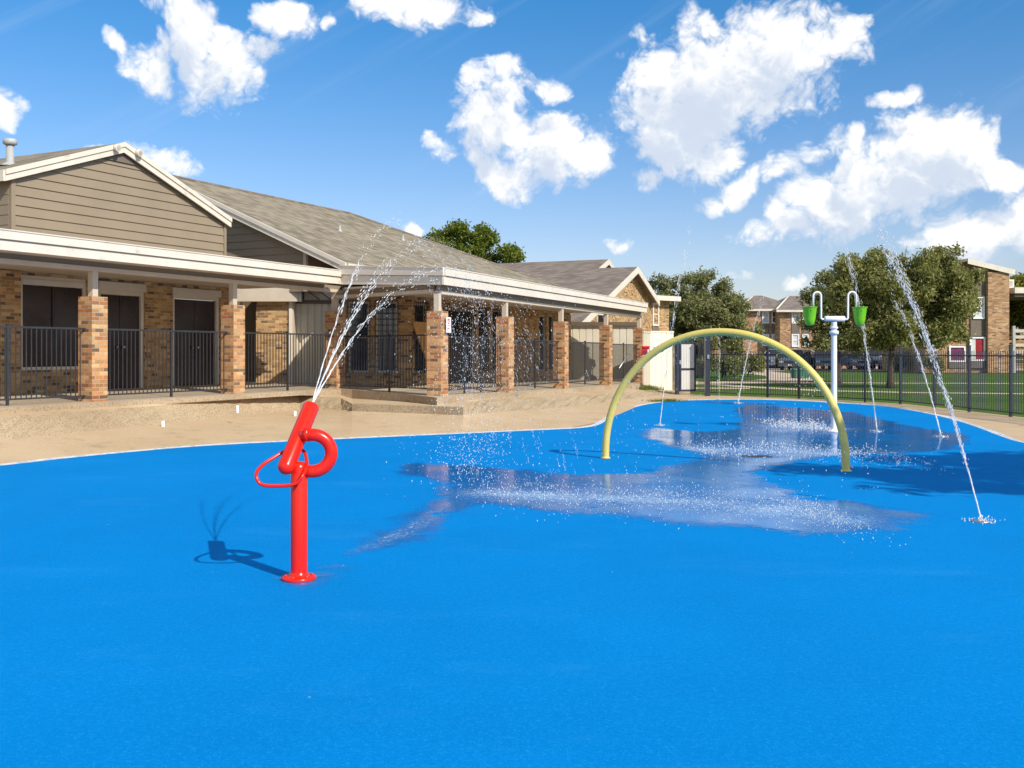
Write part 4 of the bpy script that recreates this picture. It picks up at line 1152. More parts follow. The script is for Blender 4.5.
def seg_foam(pl, wid):
    o = np.zeros(GX.shape)
    w_ = [gz(*p) for p in pl]
    for i in range(len(w_) - 1):
        (x1_, y1_), (x2_, y2_) = w_[i], w_[i + 1]
        dx, dy = x2_ - x1_, y2_ - y1_; t = np.clip(((GX - x1_) * dx + (GY - y1_) * dy) / (dx * dx + dy * dy), 0, 1)
        d = np.hypot(GX - x1_ - t * dx, GY - y1_ - t * dy); o = np.maximum(o, np.exp(-(d / wid) ** 2))
    return o
FO = seg_foam([(490, 494), (560, 497), (640, 500), (720, 505), (800, 514), (842, 520)], .55)
FO = np.maximum(FO, seg_foam([(690, 450), (740, 451), (800, 453), (860, 456), (905, 457)], .8))
FO = np.maximum(FO, seg_foam([(770, 427), (830, 429)], .7) * .9)
FO = np.maximum(FO, seg_foam([(352, 554), (400, 535), (440, 512)], .22) * .75)
ny, nx = GX.shape
me = bpy.data.meshes.new('water_film')
keep = (SD > -.5); cell = keep[:-1, :-1] | keep[1:, :-1] | keep[:-1, 1:] | keep[1:, 1:]
idx = -np.ones(GX.size, int); ii, jj = np.nonzero(cell)
quads = np.stack([ii * nx + jj, ii * nx + jj + 1, (ii + 1) * nx + jj + 1, (ii + 1) * nx + jj], 1)
used = np.unique(quads); idx[used] = np.arange(len(used)); quads = idx[quads]
V = np.stack([GX.ravel()[used], GY.ravel()[used], np.full(len(used), .009)], 1)
me.from_pydata(V.tolist(), [], quads.tolist())
for nm, arr in (('wet', SD), ('foam', FO)):
    at_ = me.attributes.new(nm, 'FLOAT', 'POINT'); at_.data.foreach_set('value', arr.ravel()[used].astype(np.float32))
wf = link('water_film', me, film_m); wf['kind'] = 'structure'; wf['label'] = 'thin sheet of standing water on the blue pad'
# drain
dr_ = thing('floor_drain', 'dark oval drain grate in the wet middle of the pad', 'drain', (*gz(757, 457), .01))
dx_, dy_ = gz(757, 457)
part('grate_frame', MB().box(-.22, .22, -.09, .09, .0, .008), navy_metal, dr_, Matrix.Translation((dx_, dy_, .008)))
mb = MB()
for k in range(9): mb.box(-.2 + k * .046, -.175 + k * .046, -.08, .08, .0085, .013)
part('grate_bars', mb, black_metal, dr_, Matrix.Translation((dx_, dy_, .008)))
# grass tufts in the deck joint
def tuft(px, py, z, w_, lab, n_=420, h_=.16):
    x, y = gz(px, py, z); mb = MB()
    for _ in range(n_):
        a_ = rs.rand() * 6.28; r_ = abs(rs.normal()) * .5; bx_, by_ = x + r_ * math.cos(a_) * w_, y + r_ * math.sin(a_) * .22
        hh = h_ * (.4 + rs.rand()); lx_, ly_ = rs.normal() * .05, rs.normal() * .05; ww = .012
        mb.add([(bx_ - ww, by_, z), (bx_ + ww, by_, z), (bx_ + lx_, by_ + ly_, z + hh)], [(0, 1, 2)])
    tag(part('grass_tuft', mb, leaf_bright), lab, 'grass tuft', None, 'thing')
tuft(649, 390, .2, .55, 'tuft of green grass at the foot of the cream fence')
tuft(667, 401.5, .02, .75, 'flat strip of weeds along the deck joint near the blue edge', 380, .08)

# ================================================================== APARTMENTS
def apt(label, name, px0, px1, D, z_e, z_r, bays, depth=11, hip=True):
    t = thing(name, label, 'apartment building', (*at((px0 + px1) / 2, D), 0))
    fr = Frame(at(px0, D), (1, 0)); L = at(px1, D)[0] - at(px0, D)[0]; M = fr.M()
    part('brick_wall', MB().box(0, L, 0, depth, 0, z_e), brick_far, t, M)
    e = .5; hx_ = 2.4
    mb = MB()
    mb.plate([(-e, -e, z_e), (L + e, -e, z_e), (L - 2.5, depth / 2, z_r), (hx_, depth / 2, z_r)], .15)
    mb.plate([(-e, depth + e, z_e), (-e, -e, z_e), (hx_, depth / 2, z_r)], .15)
    mb.plate([(L + e, -e, z_e), (L + e, depth + e, z_e), (L - 2.5, depth / 2, z_r)], .15)
    mb.plate([(L + e, depth + e, z_e), (-e, depth + e, z_e), (hx_, depth / 2, z_r), (L - 2.5, depth / 2, z_r)], .15)
    part('roof', mb, shingle_far, t, M)
    part('hip_cap', MB().tube([(-e, -e, z_e + .04), (hx_, depth / 2, z_r + .04)], .09, 5), cream, t, M)
    part('gutter', MB().box(-e, L + e, -e - .12, -e - .01, z_e - .22, z_e - .02), cream, t, M)
    for (a, b, y0, y1, pm) in bays:
        x0_, x1_ = fr.t(a), fr.t(b)
        window(fr, x0_, x1_, zy(y1, D), zy(y0, D), t, fmat=white_paint, pmat=pm, rec=-.06, sill=False, fw=.12)
    return t, fr, M
D = 101
bays = [(762, 769, 311, 323.5, blind), (771.5, 778, 311, 323.5, glass_dark), (791.5, 799.5, 311, 323.5, blind), (802, 809.5, 311, 323.5, blind), (771.5, 778, 334, 346, blind),
        (791.5, 799, 334, 347, blind), (802, 808.5, 334, 347, blind), (762, 769, 334, 346, blind)]
t, fr, M = apt('two storey brick apartment block with hipped brown roof beyond the car park', 'apartment_building', 743, 800, D, zy(309, D), zy(292.5, D), [b_ for b_ in bays if b_[0] < 785])
for a, b in ((762, 769), (771.5, 778)): part('window_panel', MB().box(fr.t(a), fr.t(b), -.07, -.003, zy(333.8, D), zy(324, D)), siding_dark, t, M)
t, fr, M = apt('right hand wing of the far brick apartments, partly hidden by the oak', 'apartment_building', 779 + 1, 872, D - 2.0, zy(310, D - 2), zy(292.8, D - 2), [b_ for b_ in bays if b_[0] > 785])
for a, b in ((791.5, 799.5), (802, 809.5)): part('window_panel', MB().box(fr.t(a), fr.t(b), -.07, -.003, zy(333.8, D - 2), zy(324, D - 2)), siding_dark, t, M)
apt('distant low brick house showing left of the far apartments', 'apartment_building', 715, 750, 125, zy(308, 125), zy(296, 125), [])
apt('long far brick apartments glimpsed behind the oak trunk', 'apartment_building', 876, 950, 118, zy(325, 118), zy(309, 118), [(885, 891, 335, 346, blind), (900, 906, 335, 346, glass_dark)])
# right building
D = 77
rt = thing('brick_townhouse', 'two storey brick house with sloping roof and red curtained window', 'house', (*at(985, D), 0))
FR = Frame(at(925, D), (1, 0)); MR = FR.M()
def fx(px): return FR.t(px)
zpk = zy(262, D); zrt = zy(272, D); pkx = fx(964); rxx = fx(1006); srf = (zpk - zrt) / (rxx - pkx)
part('brick_wall', MB().prism([(0, 0), (rxx, 0), (rxx, zrt), (pkx, zpk), (0, zpk - srf * pkx)], 0, 9), brick_far, rt, MR)
mb = MB().plate([(-.4, -.6, zpk - srf * (pkx + .4) + .22), (pkx, -.6, zpk + .22), (pkx, 9.6, zpk + .22), (-.4, 9.6, zpk - srf * (pkx + .4) + .22)], .2).plate([(pkx, -.6, zpk + .22), (rxx + .4, -.6, zrt - srf * .4 + .22), (rxx + .4, 9.6, zrt - srf * .4 + .22), (pkx, 9.6, zpk + .22)], .2)
part('roof', mb, shingle_far, rt, MR)
barge(FR, pkx, zpk + .22, rxx + .4, zrt - srf * .4 + .22, -.61, h=.4, parent=rt, lip=False)
part('siding_strip', MB().box(fx(970), fx(985), -.12, -.003, zy(336, D), zpk - srf * (fx(970) - pkx) - .3), siding_dark, rt, MR)
part('brick_pier', MB().box(fx(985) + .003, rxx, -.5, -.003, 0, zrt - .05), brick_far, rt, MR)
window(FR, fx(972), fx(983.5), zy(319, D), zy(297, D), rt, fmat=white_paint, pmat=blind, rec=-.18, sill=False, fw=.1)
wr = window(FR, fx(968.5), fx(984), zy(361, D), zy(337, D), rt, fmat=white_paint, pmat=curtain_red, rec=-.2, sill=False, fw=.12, mull=False)
part('blind', MB().box(fx(970), fx(974.5), -.17, -.15, zy(359, D), zy(339, D)), blind, wr, MR)
window(FR, fx(948.5), fx(965), zy(362, D), zy(346, D), rt, fmat=white_paint, pmat=curtain_purple, rec=-.08, sill=False, fw=.12, mull=False)
part('window_panel', MB().box(fx(948.5), fx(965), -.07, -.003, zy(368, D), zy(362.4, D)), siding_dark, rt, MR)
part('window_panel', MB().box(fx(968.5), fx(984), -.2, -.003, zy(368, D), zy(361.4, D)), siding_dark, rt, MR)
# annex roof, air conditioner, stair
an = thing('annex_canopy', 'flat roofed walkway canopy attached right of the brick townhouse', 'canopy', (*at(1030, D), 0))
zc0, zc1 = zy(297, D), zy(288, D)
Ma = Matrix.Translation((at(1006.5, D)[0], D, 0))
part('roof_slab', MB().box(.25, 7, -.8, 8, zc0 + .25, zc1), cream, an, Ma)
part('soffit', MB().box(.35, 6.9, -.6, 7.8, zc0, zc0 + .24), siding_dark, an, Ma)
for xx in (.3, 1.25, 5.5): part('column', MB().box(xx, xx + .2, -.4, -.2, 0, zc0 if xx > 5 else zy(326 if xx < 1 else 330, D)), grey_metal, an, Ma)
mb = MB()
for k in range(9): mb.box(.6 + k * .02, 2.6, .6 + k * .3, .9 + k * .3, .3 + k * .34, .5 + k * .34)
part('stair_treads', mb, brick_far, an, Ma)
mb = MB()
for zz in (zy(331, D), zy(337, D), zy(345, D), zy(352, D)): mb.box(.5, 3.5, -.35, -.28, zz - .12, zz + .12)
part('balustrade', mb, cream_shade, an, Ma)
ac = thing('air_conditioner', 'cream rooftop air conditioner standing on the walkway canopy', 'air conditioner', (*at(1013, D), zc1))
Mc = Matrix.Translation((at(1009, D)[0], D + 1, zc1))
part('case', MB().box(0, .9, 0, .9, .05, zy(278.5, D) - zc1), cream, ac, Mc)
part('grille', MB().box(.12, .78, -.02, -.002, .2, .6), grey_metal, ac, Mc)
part('stand', MB().box(.05, .85, .05, .85, 0, .05), grey_metal, ac, Mc)

# ================================================================== CARS
def car_mats(col): return plain('car_paint', col, .2, .03, spec=.7)
def make_car(kind, col, label, x, y, rz):
    c = thing('parked_car', label, 'car', (x, y, 0), rz, 'cars parked beyond the lawn'); M = Matrix.Translation((x, y, -.02)) @ Matrix.Rotation(rz, 4, 'Z')
    pm = car_mats(col)
    L, Wd, H_ = {'sedan': (4.6, 1.8, 1.45), 'suv': (4.8, 1.95, 1.8), 'van': (5.2, 2.0, 2.0), 'pickup': (5.6, 2.0, 1.85)}[kind]
    hx = L / 2
    if kind == 'sedan': body = [(-hx, .35), (-hx, .75), (-hx + .15, .88), (-hx + 1.25, .98), (hx - .9, 1.02), (hx - .1, .95), (hx, .6), (hx, .35)]; cab = [(-hx + 1.15, .97), (-hx + 1.95, H_), (hx - 1.6, H_), (hx - .75, 1.0)]
    elif kind == 'suv': body = [(-hx, .4), (-hx, .9), (-hx + .15, 1.05), (-hx + 1.2, 1.15), (hx - .15, 1.15), (hx, .95), (hx, .4)]; cab = [(-hx + 1.1, 1.14), (-hx + 1.75, H_), (hx - .5, H_), (hx - .12, 1.14)]
    elif kind == 'van': body = [(-hx, .4), (-hx, 1.0), (-hx + .5, 1.2), (hx - .05, 1.25), (hx, .9), (hx, .4)]; cab = [(-hx + .45, 1.19), (-hx + 1.15, H_), (hx - .15, H_), (hx - .05, 1.24)]
    else: body = [(-hx, .45), (-hx, 1.0), (-hx + .1, 1.1), (-hx + 1.4, 1.2), (hx, 1.2), (hx, .45)]; cab = [(-hx + 1.3, 1.19), (-hx + 1.9, H_), (.3, H_), (.6, 1.19)]
    def loft_prof(pr, w0, w1, zr0, zr1):
        mb = MB(); n = len(pr); vs = []
        for s in (-1, 1):
            for (a_, z_) in pr:
                f = min(1, max(0, (z_ - zr0) / (zr1 - zr0))); w_ = w0 + (w1 - w0) * f
                vs.append((s * w_ / 2, a_, z_))
        return mb.add(vs, [tuple(range(n)), tuple(range(2 * n - 1, n - 1, -1))] + [(i, i + n, (i + 1) % n + n, (i + 1) % n) for i in range(n)])
    part('body', loft_prof(body, Wd, Wd - .08, .4, 1.2), pm, c, M)
    z0_ = cab[0][1]
    part('cabin_glass', loft_prof(cab, Wd - .14, Wd - .5, z0_, H_), glass_dark, c, M)
    rp = [(cab[1][0] - .03, H_), (cab[2][0] + .03, H_), (cab[2][0] - .02, H_ + .045), (cab[1][0] + .08, H_ + .045)]
    rf = part('roof', loft_prof(rp, Wd - .46, Wd - .5, H_, H_ + .05), pm, c, M)
    for s in (-1, 1):
        for pa_, pb_ in ((cab[0], cab[1]), (cab[3], cab[2])):
            part('pillar', MB().tube([(s * (Wd - .14) / 2, pa_[0], pa_[1]), (s * (Wd - .5) / 2, pb_[0], pb_[1])], .04, 6), pm, rf, M)
        for wy_ in (-hx + .9, hx - .95):
            w_ = part('wheel', MB().tube([(s * (Wd / 2 - .2), wy_, .34), (s * (Wd / 2 + .01), wy_, .34)], .34, 18), rubber, c, M)
            part('rim', MB().tube([(s * (Wd / 2 + .005), wy_, .34), (s * (Wd / 2 + .025), wy_, .34)], .21, 12), steel, w_, M)
        part('headlight', MB().box(s * .72 - .17, s * .72 + .17, -hx - .02, -hx + .12, .68, .84), lamp_glass, c, M)
        part('mirror', MB().box(s * (Wd / 2 + .1) - .1, s * (Wd / 2 + .1) + .1, -hx + 1.55, -hx + 1.7, z0_, z0_ + .15), pm, c, M)
    part('grille', MB().box(-.5, .5, -hx - .015, -hx + .05, .66, .82), black_metal, c, M)
    part('bumper', MB().box(-Wd / 2 + .05, Wd / 2 - .05, -hx - .08, -hx + .04, .36, .56), pm, c, M)
    part('number_plate', MB().box(-.16, .16, -hx - .095, -hx - .082, .42, .53), sign_white, c, M)
    return c
cars = [('suv', (.16, .20, .26), 'dark blue grey estate car left of the white bucket post', 822, 92, -.15),
        ('sedan', (.20, .25, .33), 'blue grey saloon car just right of the white bucket post', 849, 93, .2),
        ('sedan', (.03, .03, .035), 'black saloon car beside the white van', 865, 93.5, .1),
        ('van', (.72, .73, .74), 'white van parked just left of the oak trunk', 880, 93, .5),
        ('suv', (.10, .12, .16), 'dark sports utility car seen through the arch', 796, 90, -.5),
        ('pickup', (.25, .30, .38), 'grey blue pickup below the far apartment windows', 778, 100, -.7),
        ('sedan', (.45, .46, .47), 'silver saloon car partly hidden behind the white bucket post', 836, 95, 0.0),
        ('suv', (.16, .15, .14), 'grey people carrier right of the oak trunk', 905, 94, .2)]
for k_, c_, l_, px_, D_, r_ in cars: make_car(k_, c_, l_, *at(px_, D_), r_)
gb2 = thing('utility_box', 'low green utility cabinet on the lawn beyond the fence', 'utility box', (*at(800, 62), 0))
Mg = Matrix.Translation((*at(800, 62), 0))
part('case', MB().box(-.45, .45, -.4, .4, 0, .48), green_box, gb2, Mg)
part('lid', MB().hexa([(-.5, -.45, .482), (.5, -.45, .482), (.5, .45, .482), (-.5, .45, .482), (-.45, -.4, .56), (.45, -.4, .56), (.45, .4, .6), (-.45, .4, .6)]), green_box, gb2, Mg)
nb2 = thing('navy_cabinet', 'dark navy cabinet standing on the grass behind the gateway', 'cabinet', (*at(702.5, 68), 0))
Mn = Matrix.Translation((*at(702.5, 68), 0))
part('case', MB().box(-.42, .42, -.35, .35, .1, 1.95), navy_paint, nb2, Mn)
for s in (-1, 1): part('door_panel', MB().box(min(s * .02, s * .38), max(s * .02, s * .38), -.375, -.352, .2, 1.85), navy_paint, nb2, Mn)
part('handle', MB().box(.03, .07, -.42, -.377, .9, 1.15), steel, nb2, Mn)
part('plinth', MB().box(-.38, .38, -.3, .3, -.03, .1), black_metal, nb2, Mn)

# ================================================================== TREES
def leaf_mesh(name, centers, radii, counts, size, seed, squash=.8):
    r = np.random.RandomState(seed); P = []
    for c, rad, n_ in zip(centers, radii, counts):
        d = r.normal(size=(n_, 3)); d /= np.linalg.norm(d, axis=1)[:, None]
        rr = rad * (r.rand(n_) ** .42)[:, None]
        # small twigs: bunch leaves into clumps
        p = d * rr * np.array([1, 1, squash]); P.append(p + np.array(c))
    P = np.concatenate(P)
    nc = len(P) // 5
    cl = P[r.choice(len(P), nc)]
    P = np.repeat(cl, 5, axis=0) + r.normal(size=(nc * 5, 3)) * size * 1.3
    n_ = len(P)
    a = r.normal(size=(n_, 3)); a /= np.linalg.norm(a, axis=1)[:, None]
    b = r.normal(size=(n_, 3)); b -= (b * a).sum(1)[:, None] * a; b /= np.linalg.norm(b, axis=1)[:, None]
    s = size * (.6 + .8 * r.rand(n_))[:, None]
    q = np.stack([P - a * s, P + b * s * .45, P + a * s, P - b * s * .45], 1).reshape(-1, 3)
    me = bpy.data.meshes.new(name); me.vertices.add(n_ * 4); me.vertices.foreach_set('co', q.astype(np.float32).ravel())
    me.loops.add(n_ * 4); me.loops.foreach_set('vertex_index', np.arange(n_ * 4, dtype=np.int32))
    me.polygons.add(n_); me.polygons.foreach_set('loop_start', np.arange(0, n_ * 4, 4, dtype=np.int32)); me.polygons.foreach_set('loop_total', np.full(n_, 4, dtype=np.int32))
    me.update(calc_edges=True); me.validate(); return me
def tree(name, label, x, y, base, lobes, leafs, size, m, trunk_r, seed, fork=None, squash=.8, cat='tree', group=None, sparse=0):
    """lobes: list of (dx,dy,z,r)"""
    t = thing(name, label, cat, (x, y, base), 0, group)
    rr = random.Random(seed)
    zb = fork or min(l[2] for l in lobes) * .6
    mb = MB()
    mb.tube([(x, y, base - .1), (x + .03, y, base + .25), (x + .06, y + .04, base + (zb - base) * .6), (x + .1, y, zb)], [trunk_r * 1.5, trunk_r, trunk_r * .85, trunk_r * .75], 10)
    for (dx, dy, z, r_) in lobes:
        e = Vector((x + dx, y + dy, z + r_ * .3)); s = Vector((x + .1, y, zb - .15))
        m1 = s.lerp(e, .4) + Vector((rr.uniform(-.2, .2), rr.uniform(-.2, .2), r_ * .15)); 
        mb.tube([s, m1, e], [trunk_r * .5, trunk_r * .3, trunk_r * .08], 7)
        for _ in range(3):
            d = Vector((rr.uniform(-1, 1), rr.uniform(-1, 1), rr.uniform(-.3, 1))).normalized() * r_ * .6
            mb.tube([m1.lerp(e, .5), m1.lerp(e, .6) + d * .5, e + d * .55], [trunk_r * .18, trunk_r * .1, .01], 5)
    part('trunk', mb, bark, t)
    cs = [(x + l[0], y + l[1], l[2]) for l in lobes]; rs_ = [l[3] for l in lobes]
    # break every lobe into sub-lobes for an uneven outline
    C2, R2 = [], []
    for c, r_ in zip(cs, rs_):
        k = 11
        for i in range(k):
            d = Vector((rr.gauss(0, 1), rr.gauss(0, 1), rr.gauss(0, .8))).normalized() * r_ * rr.uniform(.35, .95)
            C2.append((c[0] + d.x, c[1] + d.y, c[2] + d.z * squash)); R2.append(r_ * rr.uniform(.22, .42))
    tot = sum(q ** 2.2 for q in R2); cnt = [max(10, int(leafs * q ** 2.2 / tot)) for q in R2]
    part('crown', leaf_mesh('crown', C2, R2, cnt, size, seed, squash), m, t)
    return t
# big oak
x, y = at(890, 45)
tree('oak_tree', 'big spreading olive green oak on the lawn right of the bucket post', x, y, 0,
     [(0.2, 0, 4.2, 1.9), (1.9, -.3, 4.0, 1.8), (.9, .3, 5.4, 1.6), (-.9, .2, 5.2, 1.5), (2.7, 0, 4.7, 1.3), (-.6, -.2, 3.2, 1.5), (1.6, .2, 2.9, 1.4), (3.0, .3, 3.3, 1.3), (-1.8, .4, 4.2, 1.3), (2.2, 0, 5.7, 1.0), (.6, -.8, 2.7, 1.2), (2.4, -.3, 2.6, 1.0), (-.8, -.4, 2.4, 1.0)], 60000, .085, leaf_oak, .16, 11, fork=2.0)
x, y = at(838, 52)
tree('oak_tree', 'darker grey green oak standing behind the bucket post', x, y, 0,
     [(0.2, 0, 4.0, 1.6), (-.8, 0, 4.3, 1.2), (1.2, .3, 4.6, 1.5), (.2, 0, 5.4, 1.3), (1.6, 0, 3.0, 1.4), (-.4, .2, 3.0, 1.3), (-1.3, 0, 3.2, .8), (.8, .2, 6.1, .8), (2.6, 0, 3.6, 1.4), (.6, 0, 2.3, 1.2), (-1.0, 0, 2.2, .9)], 42000, .085, leaf_mid, .14, 21, fork=1.9)
x, y = at(700, 63)
tree('shade_tree', 'broad grey green tree behind the cream fence and gate', x, y, 0,
     [(0, 0, 4.1, 2.1), (-1.9, 0, 4.3, 1.6), (1.7, .2, 4.1, 1.6), (-1.0, 0, 5.7, 1.3), (.9, 0, 5.4, 1.3), (2.6, 0, 3.2, 1.3), (-.3, 0, 2.4, 1.6), (1.6, 0, 2.1, 1.3), (-2.1, 0, 2.6, 1.3), (-2.3, .2, 5.8, .9), (.1, 0, 6.2, .8), (.6, .5, 3.2, 1.7), (-.6, .4, 3.4, 1.6), (1.9, .3, 4.9, 1.0)], 56000, .09, leaf_mid, .17, 31, fork=1.4)
x, y = at(470, 66)
tree('shade_tree', 'dense bright green tree crown rising behind the clubhouse roof', x, y, 0,
     [(0, 0, 8.0, 2.0), (-1.9, 0, 8.0, 1.6), (1.5, 0, 7.7, 1.6), (-.8, 0, 9.2, 1.2), (.9, 0, 9.1, 1.1), (-2.4, 0, 8.8, 1.0), (2.3, 0, 7.2, 1.2), (3.0, 0, 8.0, .5)], 34000, .12, leaf_bright, .3, 41, fork=5)
x, y = at(411, 64)
tree('sapling', 'thin leafy treetop poking up beside the cloud behind the roof', x, y, 0, [(0, 0, 8.7, .35), (1.4, 0, 8.6, .3), (-.5, 0, 8.3, .3)], 1300, .10, leaf_mid, .1, 51, fork=7)
x, y = at(1030, 84)
tree('shade_tree', 'yellow green tree seen under the walkway canopy at the right edge', x, y, 0,
     [(0, 0, 4.6, 2.2), (-1.8, 0, 3.2, 1.8), (2, 0, 3.6, 2), (-1.2, 0, 5.8, 1.4), (0, 1, 7.0, 1.3)], 16000, .15, leaf_yellow, .25, 61, fork=2)
x, y = at(1012, 92)
tree('shade_tree', 'dark green treetop above the walkway canopy behind the air conditioner', x, y, 0,
     [(0, 0, 7.6, 1.2), (1.4, 0, 7.2, 1.1), (-.8, 0, 6.6, 1.1), (.4, 0, 5.6, 1.6)], 9000, .15, leaf_bright, .22, 71, fork=4)
# tree beyond the right edge whose shade falls on the pad
tree('shade_tree', 'tall tree on the deck outside the view whose shade falls on the pad', 11.8, 7.6, 0,
     [(0, 0, 5.2, 1.5), (-1.6, .3, 4.9, 1.3), (1.6, -.2, 5.4, 1.3), (-2.9, 1.0, 4.8, .9), (-2.4, -.7, 4.9, .8), (.5, .9, 6.2, 1.1), (-1.2, 1.6, 5.4, 1.0), (-3.8, 1.3, 4.7, .45), (-.6, -1.4, 5.0, .9), (.9, 2.0, 5.2, 1.1)], 10000, .12, leaf_mid, .2, 81, fork=3)
# shrubs
def shrub(px, D_, w_, h_, m, seed, label, n_=3500):
    x, y = at(px, D_)
    lob = [(random.uniform(-w_, w_) * .6, 0, h_ * random.uniform(.35, .7), h_ * .42) for _ in range(4)]
    tree('shrub', label, x, y, 0, lob, n_, .09, m, .05, seed, fork=h_ * .25, cat='shrub', group='shrubs round the far apartments')
shrub(722, 62, 1.6, 1.5, leaf_mid, 91, 'low dark shrub under the broad tree left of the first fence post', 5000)
shrub(748, 66, 1.8, 1.6, leaf_oak, 92, 'rounded shrub under the right end of the broad tree', 5000)
shrub(812, 97.5, 1.0, 2.2, leaf_oak, 93, 'small tree like shrub before the far brick apartments')
shrub(784, 97.6, .9, 2.0, leaf_mid, 94, 'shrub between the far apartment windows')
shrub(938, 74.5, 1.6, 1.5, leaf_oak, 95, 'shrub left of the purple curtained window')
shrub(915, 80, 2.6, 2.0, leaf_mid, 96, 'wide dark shrub behind the oak right of its trunk', 5000)
# far tree line
rs5 = random.Random(5)
flob = []
for i in range(26): flob.append((rs5.uniform(-70, 110), rs5.uniform(-6, 6), rs5.uniform(2.0, 3.6), rs5.uniform(3, 4.6)))
tl = leaf_mesh('far_treeline', [(l[0] + 30, 190 + l[1], l[2]) for l in flob], [l[3] for l in flob], [900] * len(flob), .35, 5)
tag(part('far_treeline', tl, leaf_mid), 'distant low tree line along the horizon behind the apartments', 'trees', None, 'stuff')

# ================================================================== SKY AND LIGHT
SUN_AZ = math.atan2(.66, -.75); SUN_EL = R(37.3)
w = bpy.data.worlds.new('World'); sc.world = w; w.use_nodes = True
nt = NT(w.node_tree); bg = nt.n['Background']
sky = nt.new('ShaderNodeTexSky', sky_type='NISHITA'); sky.sun_disc = False; sky.sun_elevation = SUN_EL; sky.sun_rotation = SUN_AZ
sky.air_density = 1.0; sky.dust_density = 0.6; sky.ozone_density = 1.6; sky.altitude = 100
# cloud density as a node group of (azimuth, elevation)
cg = bpy.data.node_groups.new('cloud_density', 'ShaderNodeTree')
cg.interface.new_socket('P', in_out='INPUT', socket_type='NodeSocketVector'); cg.interface.new_socket('Density', in_out='OUTPUT', socket_type='NodeSocketFloat')
c = NT(cg); gi = c.new('NodeGroupInput'); go = c.new('NodeGroupOutput')
P = gi.outputs[0]
wn = c.noise(P, 9.0, 4, 0.55, 1)
off = c.new('ShaderNodeVectorMath', operation='MULTIPLY_ADD'); c.set(off.inputs[0], wn); off.inputs[1].default_value = (.055, .055, 0); off.inputs[2].default_value = (-.0275, -.0275, 0)
pw = c.new('ShaderNodeVectorMath', operation='ADD'); c.l.new(P, pw.inputs[0]); c.l.new(off.outputs[0], pw.inputs[1])
sx, sy, _ = c.sep(pw.outputs[0])
def azel(px, py):
    u, v = (px - 512) / 1000, (HOR - py) / 1000
    return math.atan2(u, 1), math.atan2(v, math.hypot(u, 1))
blobs = [  # px, py, rx, ry, tilt(deg), strength
 (735, 70, 95, 50, -8, 1), (690, 120, 62, 55, 0, 1), (775, 60, 80, 42, 0, 1), (665, 95, 45, 45, 0, 1), (705, 150, 50, 40, 0, .8), (640, 182, 18, 14, 0, .8), (815, 70, 38, 25, 20, .75),
 (545, 150, 58, 38, 10, .95), (490, 125, 45, 45, 0, .9), (505, 175, 40, 30, -30, .9), (500, 80, 36, 24, 0, .8), (550, 88, 22, 16, 0, .7), (445, 150, 22, 18, 0, .55), (590, 150, 26, 22, 0, .7), (432, 141, 11, 9, 0, .7),
 (910, 165, 80, 42, 18, 1), (850, 195, 72, 36, 22, 1), (955, 150, 45, 38, 0, 1), (790, 222, 60, 16, 12, .8), (985, 175, 34, 20, 0, .85), (870, 215, 70, 22, 10, .8), (750, 185, 70, 15, 24, .8), (800, 160, 45, 18, 18, .6),
 (985, 235, 60, 24, 10, 1), (1030, 225, 40, 28, 0, 1), (900, 103, 28, 10, 8, .75), (935, 225, 40, 12, 0, .5),
 (215, 65, 42, 42, 0, 1), (190, 30, 36, 40, 0, .85), (150, 60, 34, 22, -40, .75), (120, 40, 16, 10, -30, .7), (245, 88, 22, 14, 0, .6), (285, 12, 42, 20, 0, .85), (262, 42, 26, 16, 0, .6), (330, 18, 10, 12, 0, .7), (160, 85, 22, 14, 0, .6),
 (415, 2, 62, 20, 0, .95), (470, 10, 20, 14, 0, .6), (0, 110, 19, 22, 0, .95), (165, 162, 45, 18, -18, .6), (200, 178, 20, 12, 0, .4), (90, 146, 16, 7, 0, .5),
 (618, 247, 20, 9, 0, .6), (412, 236, 16, 10, 0, .8), (735, 275, 20, 8, 0, .3), (795, 275, 22, 10, 0, .3), (505, 262, 0.1, 0.1, 0, 0)]
acc = None
for (px, py, rx, ry, tl_, stg) in blobs:
    if stg <= 0: continue
    a0, e0 = azel(px, py); ca, sa = math.cos(R(tl_)), math.sin(R(tl_)); rx, ry = rx / 1000, ry / 1000
    dx = c.math('SUBTRACT', sx, a0); dy = c.math('SUBTRACT', sy, e0)
    X = c.math('ADD', c.math('MULTIPLY', dx, ca / rx), c.math('MULTIPLY', dy, sa / rx))
    Y = c.math('ADD', c.math('MULTIPLY', dx, -sa / ry), c.math('MULTIPLY', dy, ca / ry))
    q = c.math('MULTIPLY_ADD', Y, Y, c.math('MULTIPLY', X, X))
    d = c.math('MULTIPLY_ADD', q, -0.74, stg * .94)
    acc = d if acc is None else c.math('SMOOTH_MAX', acc, d, 0.15)
# clouds added outside the view, thickened overhead to neutralise the blue ambient light
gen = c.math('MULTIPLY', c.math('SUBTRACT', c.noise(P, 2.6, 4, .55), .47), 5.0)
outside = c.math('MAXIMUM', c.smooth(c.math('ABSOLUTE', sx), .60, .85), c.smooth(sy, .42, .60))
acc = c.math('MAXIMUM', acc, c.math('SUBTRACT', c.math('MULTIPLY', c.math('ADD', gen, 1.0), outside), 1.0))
fb = c.noise(pw.outputs[0], 22.0, 10, 0.66)
bl = None
for sc_, am_ in ((17.0, 1.0), (37.0, .55), (80.0, .32), (170.0, .2)):
    t_ = c.math('MULTIPLY', c.math('ABSOLUTE', c.math('SUBTRACT', c.noise(pw.outputs[0], sc_, 1, .5), .5)), am_)
    bl = t_ if bl is None else c.math('ADD', bl, t_)
dens = c.math('ADD', acc, c.math('MULTIPLY', c.math('SUBTRACT', fb, .52), 1.5))
